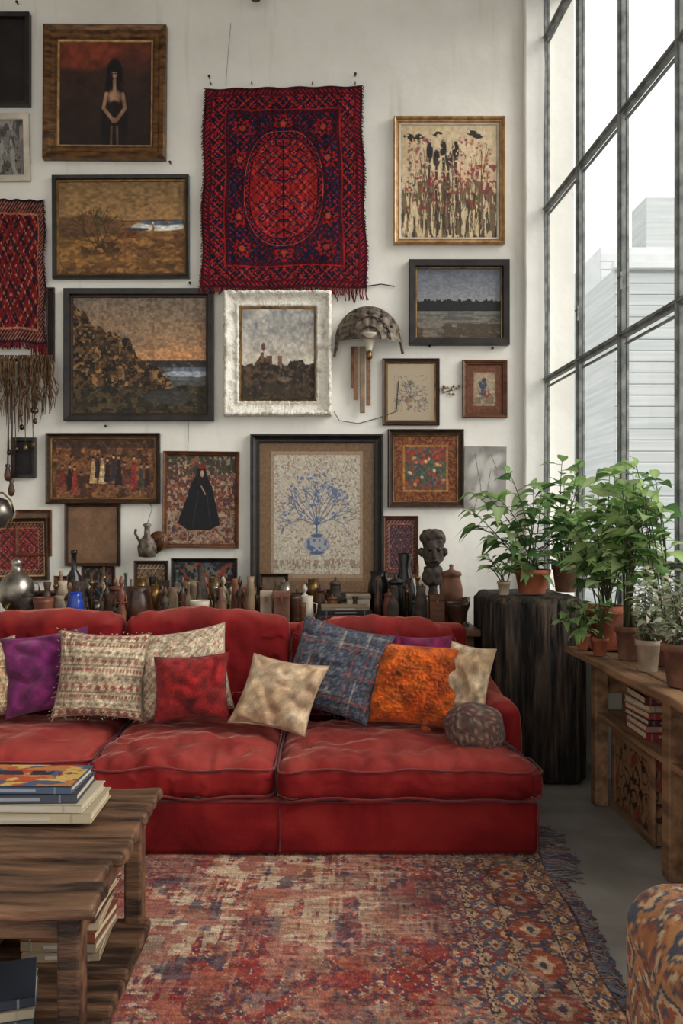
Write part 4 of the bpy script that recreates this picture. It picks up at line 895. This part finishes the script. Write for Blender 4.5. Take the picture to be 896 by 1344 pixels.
pillow('patterned_cushion',-12,890,3.98,66,104,.14,-6,-14,10,a_knit(60,(176,156,120),(146,84,62)),'knit',seed=1)
pillow('purple_velvet_cushion',62,882,4.0,112,104,.16,-8,-16,6,a_plain((84,22,68),61,.3,(116,36,92)),'fabric',seed=2,wr=.018)
pillow('knit_cushion',133,886,3.92,116,112,.16,3,-14,4,a_knit(62),'knit',seed=3,fringe=(150,134,110))
pillow('damask_cushion',240,882,3.98,124,112,.16,-9,-14,-4,a_dam(65),'knit',seed=4)
pillow('small_red_cushion',251,902,3.84,100,84,.15,-4,-14,-6,a_plain((130,26,26),66,.35,(92,16,20)),'knit',seed=5)
pillow('beige_velvet_cushion',366,911,3.78,102,94,.16,9,-20,-4,a_plain((158,130,102),67,.25,(184,162,134)),'fabric',seed=6,wr=.022,pinch=.1,shear=.16)
pillow('plaid_cushion',440,878,3.92,122,120,.16,13,-18,-4,a_plaid(),'knit',seed=7,fringe=(40,40,58),shear=.08)
pillow('magenta_cushion',555,868,4.04,78,66,.10,0,-14,0,a_plain((104,24,64),68,.3),'fabric',seed=8)
pillow('orange_boucle_cushion',543,898,3.88,114,104,.17,4,-18,-6,a_plain((186,88,26),69,.4,(156,62,16)),'knit',seed=9,tuft=.034,n=130,pinch=.05)
pillow('gold_silk_cushion',613,890,3.86,62,88,.13,6,-16,-30,a_plain((168,140,108),70,.3,(196,174,144)),'fabric',seed=10,wr=.024)
b=MB(); art=a_bolster(); c=Pt(624,957,3.64); V,Q=rbox((.27,.215,.215),.10,6,6)
V[:,1:]*= (1-.25*abs(V[:,0:1]/.135)**2); V=V+np.stack([nz(V,12,3)]*3,-1)*.012
uu=(np.arctan2(V[:,2],V[:,1])/6.283+.5); vv=V[:,0]/.27+.5
X=Matrix.Translation(c)@Euler((0,math.radians(20),math.radians(-25))).to_matrix().to_4x4(); b.add(V,Q,'knit',sample(art,uu,vv),X)
e=X@Vector((.13,0,0))
b.lathe([(.001,-.012),(.02,0),(.001,.014)],e,'knit',10,col=lin((60,40,44)))
for k in range(50):
    a=random.uniform(0,6.28); b.tube([e,e+Vector((.03+.01*math.cos(a),.012*math.sin(a),-.018)),e+Vector((.045+.025*math.cos(a),.02*math.sin(a),-.05))],.0025,'knit',4,lin((74,44,44)))
b.obj('tasselled_bolster_cushion')
b=MB(); e=Pt(556,950,3.74); b.lathe([(.001,-.012),(.02,0),(.001,.014)],e,'knit',10,col=lin((120,50,18)))
for k in range(40):
    a=random.uniform(0,6.28); b.tube([e,e+Vector((.012*math.cos(a),.012*math.sin(a)-.01,-.012)),e+Vector((.02*math.cos(a)+.01,.02*math.sin(a)-.02,-.022))],.003,'knit',4,lin((134,56,20)))
b.obj('cushion_tassel')
# ---------------------------------------------------------------- RUG
art=art_rug(); H,W=art.shape[:2]; b=MB(); w,h=2.2,2.45
X,Y=np.meshgrid(np.linspace(-w,0,W),np.linspace(h,0,H))
Z=.009+.0025*np.sin(X*7+Y*3)+.002*np.sin(Y*11); 
X=X+.012*np.sin(Y*9)*(X>-.3)*np.clip((X+.3)/.3,0,1)
V=np.stack([X,Y,Z],-1).reshape(-1,3); i=np.arange(H*W).reshape(H,W)
Q=np.stack([i[:-1,:-1],i[1:,:-1],i[1:,1:],i[:-1,1:]],-1).reshape(-1,4)
XF=Matrix.Translation((.785,1.3,0))@Euler((0,0,math.radians(-2.9))).to_matrix().to_4x4()
b.add(V,Q,'weave',art.reshape(-1,3),XF)
B=V.copy(); B[:,2]=.001; b.add(B[[0,W-1,(H-1)*W,H*W-1]],[(0,1,3,2)],'weave',lin((90,60,50)),XF)
rs=random.Random(8)
for k in range(620):
    y=rs.uniform(.1,h); x=.012*math.sin(y*9); L=rs.uniform(.02,.08)*(1.7 if y>1.9 else .7)
    p0=XF@Vector((x-.01,y,.011)); p1=XF@Vector((x+L*.5,y+rs.uniform(-.03,.03),.006)); p2=XF@Vector((x+L,y+rs.uniform(-.06,.05),.004))
    b.tube([p0,p1,p2],.0028,'weave',4,lin(rs.choice([(104,104,116),(140,124,112),(84,84,100),(112,70,62)])))
b.obj('worn_persian_rug')
# ---------------------------------------------------------------- COFFEE TABLE
b=MB(); xr=-.545; xl=-1.6; rs=random.Random(2); y=1.93; 
for k in range(6):
    wd=.145; e=rs.uniform(-.018,.016)
    def pd(V,e=e,k=k):
        V=V.copy(); V[:,2]+=nz(V,4,k)*.010; V[:,1]+=nz(V,6,k+4)*.008; V[:,0]+=nz(V,18,k+9)*.008*(V[:,0]>.4); return V
    b.box(((xl+xr+e)/2,y+wd/2,.452+rs.uniform(-.005,.003)),(xr+e-xl,wd-.014,.04),'table_wood',.013,n=22,m=3,smooth=True,deform=pd); y+=.152
for x in (-.60,-1.5):
    for yy in (2.0,2.66): b.box((x,yy,.225),(.055,.07,.41),'table_wood',.008)
    b.box((x,2.36,.40),(.05,.72,.06),'table_wood',.006)
for yy in (2.0,2.66): b.box((-1.05,yy,.40),(.9,.035,.06),'table_wood',.005)
for yy in (2.06,2.24,2.42,2.60): b.box((-1.06,yy,.085),(1.02,.14,.035),'table_wood',.008)
for x in (-.60,-1.5): b.box((x,2.33,.04),(.06,.78,.055),'table_wood',.006)
b.obj('rustic_coffee_table')
def cover_art():
    c=Cv(110,80,(180,112,56),80); c.m((c.nz(5,5,3)>.5)*1.,(70,84,108)); c.m((c.nz(6,6,3,4)>.56)*1.,(170,74,46)); c.m((c.nz(7,7,3,9)>.6)*1.,(196,160,90)); c.m(c.rect(.2,.3,.8,.5)*(c.nz(20,4,1,3)>.5),(40,40,50)); c.grain(.1); return c.out()
b=MB(); z=.482
for t,col,l,wd,r,dx in ((.03,(160,146,120),.40,.25,.02,-.02),(.024,(170,160,140),.38,.24,-.03,-.03),(.026,(60,64,74),.36,.23,.03,-.045),(.022,(70,80,98),.35,.22,-.02,-.05)):
    book(b,(-.86+dx,2.56,z),l,wd,t,r,col); z+=t+.001
V,Q,C=canvas_geom(.345,.215,0,cover_art()); b.add(V,Q,'cover',C,Matrix.Translation((-.91,2.56,z+.001))@Euler((0,0,-.02)).to_matrix().to_4x4()@Euler((-math.pi/2,0,0)).to_matrix().to_4x4())
b.obj('magazine_stack')
b=MB(); z=.104; rs=random.Random(11)
for k in range(6):
    t=rs.uniform(.022,.034); book(b,(-.76+rs.uniform(-.01,.01),2.50,z),.22,.22,t,rs.uniform(-.08,.08),rs.choice([(160,140,112),(70,44,34),(110,60,44),(130,112,90)])); z+=t+.001
b.obj('hardcover_books')
b=MB(); z=.104
for k in range(4):
    t=rs.uniform(.022,.03); book(b,(-1.1+rs.uniform(-.01,.01),2.5,z),.30,.22,t,rs.uniform(-.06,.06),rs.choice([(120,110,100),(70,44,34),(40,48,60)])); z+=t+.001
b.obj('stacked_novels')
b=MB(); z=.104
for k in range(3):
    t=.026; book(b,(-.88,2.13,z),.28,.2,t,.25+.03*k,[(60,70,80),(150,140,120),(44,50,60)][k]); z+=t+.001
b.obj('art_books')
# ---------------------------------------------------------------- ARMCHAIR
def ikat(V):
    x,y,z=V[:,0],V[:,1],V[:,2]
    q=.007; wob=nz(V,9,4); a=np.round((y*.9+x*.5+.045*wob)/q)*q; c=np.round((z*1.0+x*.7+.045*nz(V,8,8))/q)*q
    n2=nz(V,40,9); P=.21
    gx=abs((a/P)%1-.5)*P; gy=abs((c/.16)%1-.5)*.16; d=gx*.9+gy; f=orn(gx,gy,105,.5)
    C=np.tile(lin((156,98,58)),(len(V),1)); C[f>.6]=lin((128,66,44)); C[(d<.115)&(d>.098)]=lin((70,66,74)); C[d<.085]=lin((168,116,72)); C[d<.06]=lin((66,66,80)); C[d<.045]=lin((186,154,116)); C[d<.028]=lin((140,70,44)); C[(d>.06)&(f<-.95)]=lin((190,164,130)); C[(f>1.3)]=lin((70,64,76)); C[nz(V,14,31)>.38]=lin((72,74,88))
    return C*(1+.35*n2)[:,None]
ch=bpy.data.objects.new('ikat_armchair',None); bpy.context.scene.collection.objects.link(ch)
def cb(name,c,s,r,n=46):
    b=MB()
    V,Q=rbox(s,r,n,8 if n>60 else 5); V=V+np.stack([nz(V,5,1)]*3,-1)*.008; b.add(V,Q,'knit',ikat(V+np.array(c)),Matrix.Translation(c)); return b.obj(name,ch)
cb('arm_left',(.80,1.52,.34),(.28,.80,.44),.10,110)
cb('arm_right',(1.36,1.52,.34),(.22,.80,.44),.095,20)
cb('seat',(1.08,1.52,.3),(.34,.76,.22),.07,20)
cb('back',(1.08,1.06,.52),(.8,.2,.78),.09,24)
b=MB()
for x in (.72,1.42):
    for y in (1.82,1.1): b.lathe([(.016,0),(.026,.12),(.026,.13)],(x,y,.014 if x<.8 else .001),'wood_dk',12)
b.obj('legs',ch)
# ---------------------------------------------------------------- rough wooden pedestal
b=MB()
def ped(V):
    P=V.copy(); r=np.hypot(P[:,0],P[:,1]); th=np.arctan2(P[:,1],P[:,0])
    g=np.array([noise.noise(Vector((math.cos(t)*6,math.sin(t)*6,z*1.1))) for t,z in zip(th,P[:,2])])
    g2=np.array([abs(noise.noise(Vector((math.cos(t)*15,math.sin(t)*15,z*.9+4)))) for t,z in zip(th,P[:,2])])
    k=(abs(P[:,2])<.455); d=.022*g-.03*np.clip(.12-g2,0,1)*6*.5
    V=P.copy(); V[:,0]+=P[:,0]/np.maximum(r,1e-6)*d*k; V[:,1]+=P[:,1]/np.maximum(r,1e-6)*d*k; V[:,2]+=nz(P,12,3)*.006*(P[:,2]>.4)
    return V
b.box((1.125,4.655,.489),(.47,.64,.976),'chest_wood',.05,n=70,m=4,smooth=True,deform=ped)
b.obj('rustic_wooden_pedestal')
# ---------------------------------------------------------------- PLANT TABLE
b=MB(); tx0,tx1=1.2,1.525; 
for k in range(3):
    wd=(tx1-tx0)/3
    def pd(V,k=k): V=V.copy(); V[:,2]+=nz(V,5,k)*.006; V[:,0]+=nz(V,6,k+3)*.004; return V
    b.box((tx0+wd*(k+.5),3.45,.735),(wd-.004,1.46,.03),'bench_wood',.006,n=16,m=2,deform=pd)
for y in (3.2,4.06,2.8):
    for x in (1.335,1.485): b.box((x,y,.36),(.065,.07,.72),'bench_wood',.006)
b.box((1.34,3.45,.685),(.03,1.3,.07),'bench_wood',.004)
b.box((1.41,3.45,.44),(.2,1.3,.025),'bench_wood',.004)
b.box((1.41,4.06,.62),(.2,.03,.16),'bench_wood',.004)
b.obj('plant_table')
b=MB(); z=.4535
for k in range(6):
    t=rs.uniform(.024,.036); book(b,(1.43,3.62,z),.17,.26,t,rs.uniform(-.06,.06),[(130,44,48),(160,110,100),(70,40,60),(146,56,52),(170,154,130),(104,40,44)][k]); z+=t+.001
b.obj('gardening_books')
b=MB()
def crate(V):
    C=np.tile(lin((132,98,70)),(len(V),1)); f=nz(V*np.array([1,1,1]),13,2); g=nz(V,26,5); C[(abs(f)<.05)|(g>.38)]=lin((54,38,32)); C[f<-.3]=lin((126,56,46)); return C*(1+.3*nz(V,40,3))[:,None]
V,Q=rbox((.14,.5,.38),.006,80,1); b.add(V,Q,'cover',crate(V),Matrix.Translation((1.455,3.76,.195)),False)
for y in (3.52,4.0): b.box((1.382,y,.195),(.014,.04,.39),'bench_wood',.003)
for z in (.02,.37): b.box((1.382,3.76,z),(.012,.5,.04),'bench_wood',.003)
b.obj('printed_wooden_crate')
# ---------------------------------------------------------------- PLANTS
def leafgeo(b,base,dr,L,Wd,droop,col,rs):
    dr=dr.normalized(); up=Vector((0,0,1)); sd=dr.cross(up)
    if sd.length<.05: sd=Vector((1,0,0))
    sd.normalize(); sd=(sd+Vector((rs.uniform(-.6,.6),rs.uniform(-.6,.6),rs.uniform(-.6,.6)))).normalized()
    nr=sd.cross(dr).normalized(); V=[];n=6
    for i in range(n+1):
        t=i/n; w=Wd*(math.sin(math.pi*min(1,t**.7))*.95+.02)*(1-.25*t)
        p=base+dr*L*t-up*droop*L*t*t
        V+= [tuple(p-sd*w+nr*w*.25),tuple(p),tuple(p+sd*w+nr*w*.25)]
    Fc=[]
    for i in range(n):
        k=i*3; Fc+=[(k,k+1,k+4,k+3),(k+1,k+2,k+5,k+4)]
    C=np.tile(np.array(col),(len(V),1)); C[1::3]*=1.3
    b.add(V,Fc,'leaf',C)
POT=[(.7,0),(.72,.02),(.92,.8),(1.02,.82),(1.04,1),(.94,1),(.9,.86)]
def plant(name,base,r,h,potmat,tips,leaf,lw,nl,seed,cols,droop=.6,stemr=.004,saucer=False,t0=.3):
    rs=random.Random(seed); b=MB(); X,Y,Zb=base
    b.lathe([(q*r,z*h) for q,z in POT],(X,Y,Zb+.001+(.012 if saucer else 0)),potmat,28)
    if saucer: b.lathe([(r*.9,0),(r*1.1,.02),(r*1.05,.02),(r*.85,.008)],(X,Y,Zb+.001),potmat,28)
    b.lathe([(.9*r,0),(.5*r,.012),(.001,.016)],(X,Y,Zb+h*.85),'soil',20)
    top=Vector((X,Y,Zb+h*.86))
    def lim(p):
        m=wx(p.y)-.035
        if p.x>m: p.x=m
        return p
    for tp in tips:
        s0=top+Vector((rs.uniform(-.4,.4)*r,rs.uniform(-.4,.4)*r,0)); tp=Vector(tp); mid=(s0+tp)/2+Vector((0,0,.2*(tp-s0).length))+Vector((rs.uniform(-.05,.05),rs.uniform(-.05,.05),0))
        P=[]; 
        for i in range(9):
            t=i/8; P.append(lim(s0*(1-t)**2+mid*2*t*(1-t)+tp*t*t))
        b.tube(P,[stemr*(1-.07*i) for i in range(9)],'leaf',5,lin((88,92,56)))
        az=rs.uniform(0,6.28)
        for k in range(nl):
            t=t0+(1-t0)*(k+.5)/nl; p=s0*(1-t)**2+mid*2*t*(1-t)+tp*t*t; tg=((mid-s0)*(1-t)+(tp-mid)*t).normalized()
            az+=2.4; o=Vector((math.cos(az),math.sin(az),rs.uniform(-.3,.45))); dr=(o+tg*.4).normalized()
            c=np.array(lin(rs.choice(cols)))*rs.uniform(.75,1.35); Lf=leaf*rs.uniform(.6,1.25)
            q=p+dr*leaf*.3
            if (q+dr*Lf).x>wx(q.y)-.02: dr=Vector((-abs(dr.x)*.6,dr.y,dr.z)).normalized(); q=p+dr*leaf*.3
            b.tube([p,q],stemr*.4,'leaf',4,lin((90,100,60)))
            leafgeo(b,q,dr,Lf,lw*Lf/leaf,rs.uniform(.3,1.1)*droop,c,rs)
        d0=(tp-mid); d0.x=min(d0.x,0) if tp.x>wx(tp.y)-.15 else d0.x
        leafgeo(b,tp,d0,leaf,lw,droop,lin(cols[1]),rs)
    return b.obj(name)
def tipsin(cx,cy,rx,ry,d,dd,n,seed):
    rs=random.Random(seed); T=[]
    for i in range(n):
        a=rs.uniform(0,6.28); q=math.sqrt(rs.uniform(.1,1)); dz=d+rs.uniform(-dd,dd)
        p=Pt(cx+rx*q*math.cos(a),cy+ry*q*math.sin(a),dz)
        l=wx(dz)-.1
        if p.x>l: p.x=l-rs.uniform(0,.12)
        T.append(p)
    return T
G1=((86,118,70),(128,158,96),(64,96,56),(152,176,124)); G2=((100,134,78),(150,174,114),(76,110,62),(172,190,142)); G3=((150,158,134),(184,186,162),(116,136,100),(196,186,178))
CT=.985
plant('potted_leafy_plant',(px2(698,4.5),4.5,CT),.095,.13,'terra',tipsin(684,682,70,64,4.5,.16,17,3),.125,.042,7,31,G1,droop=.8)
plant('potted_leafy_plant',(px2(742,4.62),4.62,CT),.075,.15,'terra2',tipsin(742,660,42,58,4.5,.12,12,4),.11,.036,8,32,G1,droop=.7)
plant('potted_small_plant',(px2(661,4.42),4.42,CT),.035,.07,'potw',tipsin(652,742,20,14,4.4,.04,5,5),.065,.02,5,33,G1)
TT=.752
plant('potted_climbing_plant',(1.36,4.05,TT),.09,.2,'terra',tipsin(800,688,68,76,4.05,.14,22,6),.12,.04,8,34,G2,saucer=True,droop=.7)
plant('potted_climbing_plant',(1.36,3.74,TT),.06,.15,'terra2',tipsin(858,664,50,56,3.8,.12,18,7),.105,.034,8,35,G2)
plant('potted_trailing_plant',(1.245,4.03,TT),.035,.08,'terra',tipsin(758,800,22,30,3.93,.08,8,8),.075,.024,5,36,G1)
plant('potted_seedling',(1.27,3.86,TT),.038,.08,'terra',tipsin(793,798,18,16,3.82,.04,5,9),.055,.017,5,37,G1)
plant('potted_variegated_plant',(1.33,3.44,TT),.05,.13,'potw',tipsin(866,785,32,50,3.42,.08,26,10),.045,.014,12,38,G3,stemr=.0025)
plant('potted_variegated_plant',(1.335,3.12,TT),.075,.16,'terra2',tipsin(893,785,28,58,3.15,.06,26,12),.046,.014,13,39,G3,stemr=.0025)
plant('potted_climbing_plant',(1.46,3.58,TT),.045,.14,'terra2',tipsin(880,650,30,46,3.6,.08,11,13),.10,.032,8,40,G2)
# ---------------------------------------------------------------- LIGHT
w=bpy.data.worlds.new('world'); bpy.context.scene.world=w; w.use_nodes=True
bg=w.node_tree.nodes['Background']; bg.inputs[0].default_value=(1,.985,.955,1); bg.inputs[1].default_value=1.5
s=bpy.data.lights.new('sun','SUN'); s.energy=4.2; s.angle=math.radians(40); s.color=(1,.965,.91)
so=bpy.data.objects.new('sun',s); bpy.context.scene.collection.objects.link(so)
so.rotation_euler=Vector((-.82,.36,-.50)).to_track_quat('-Z','Y').to_euler()
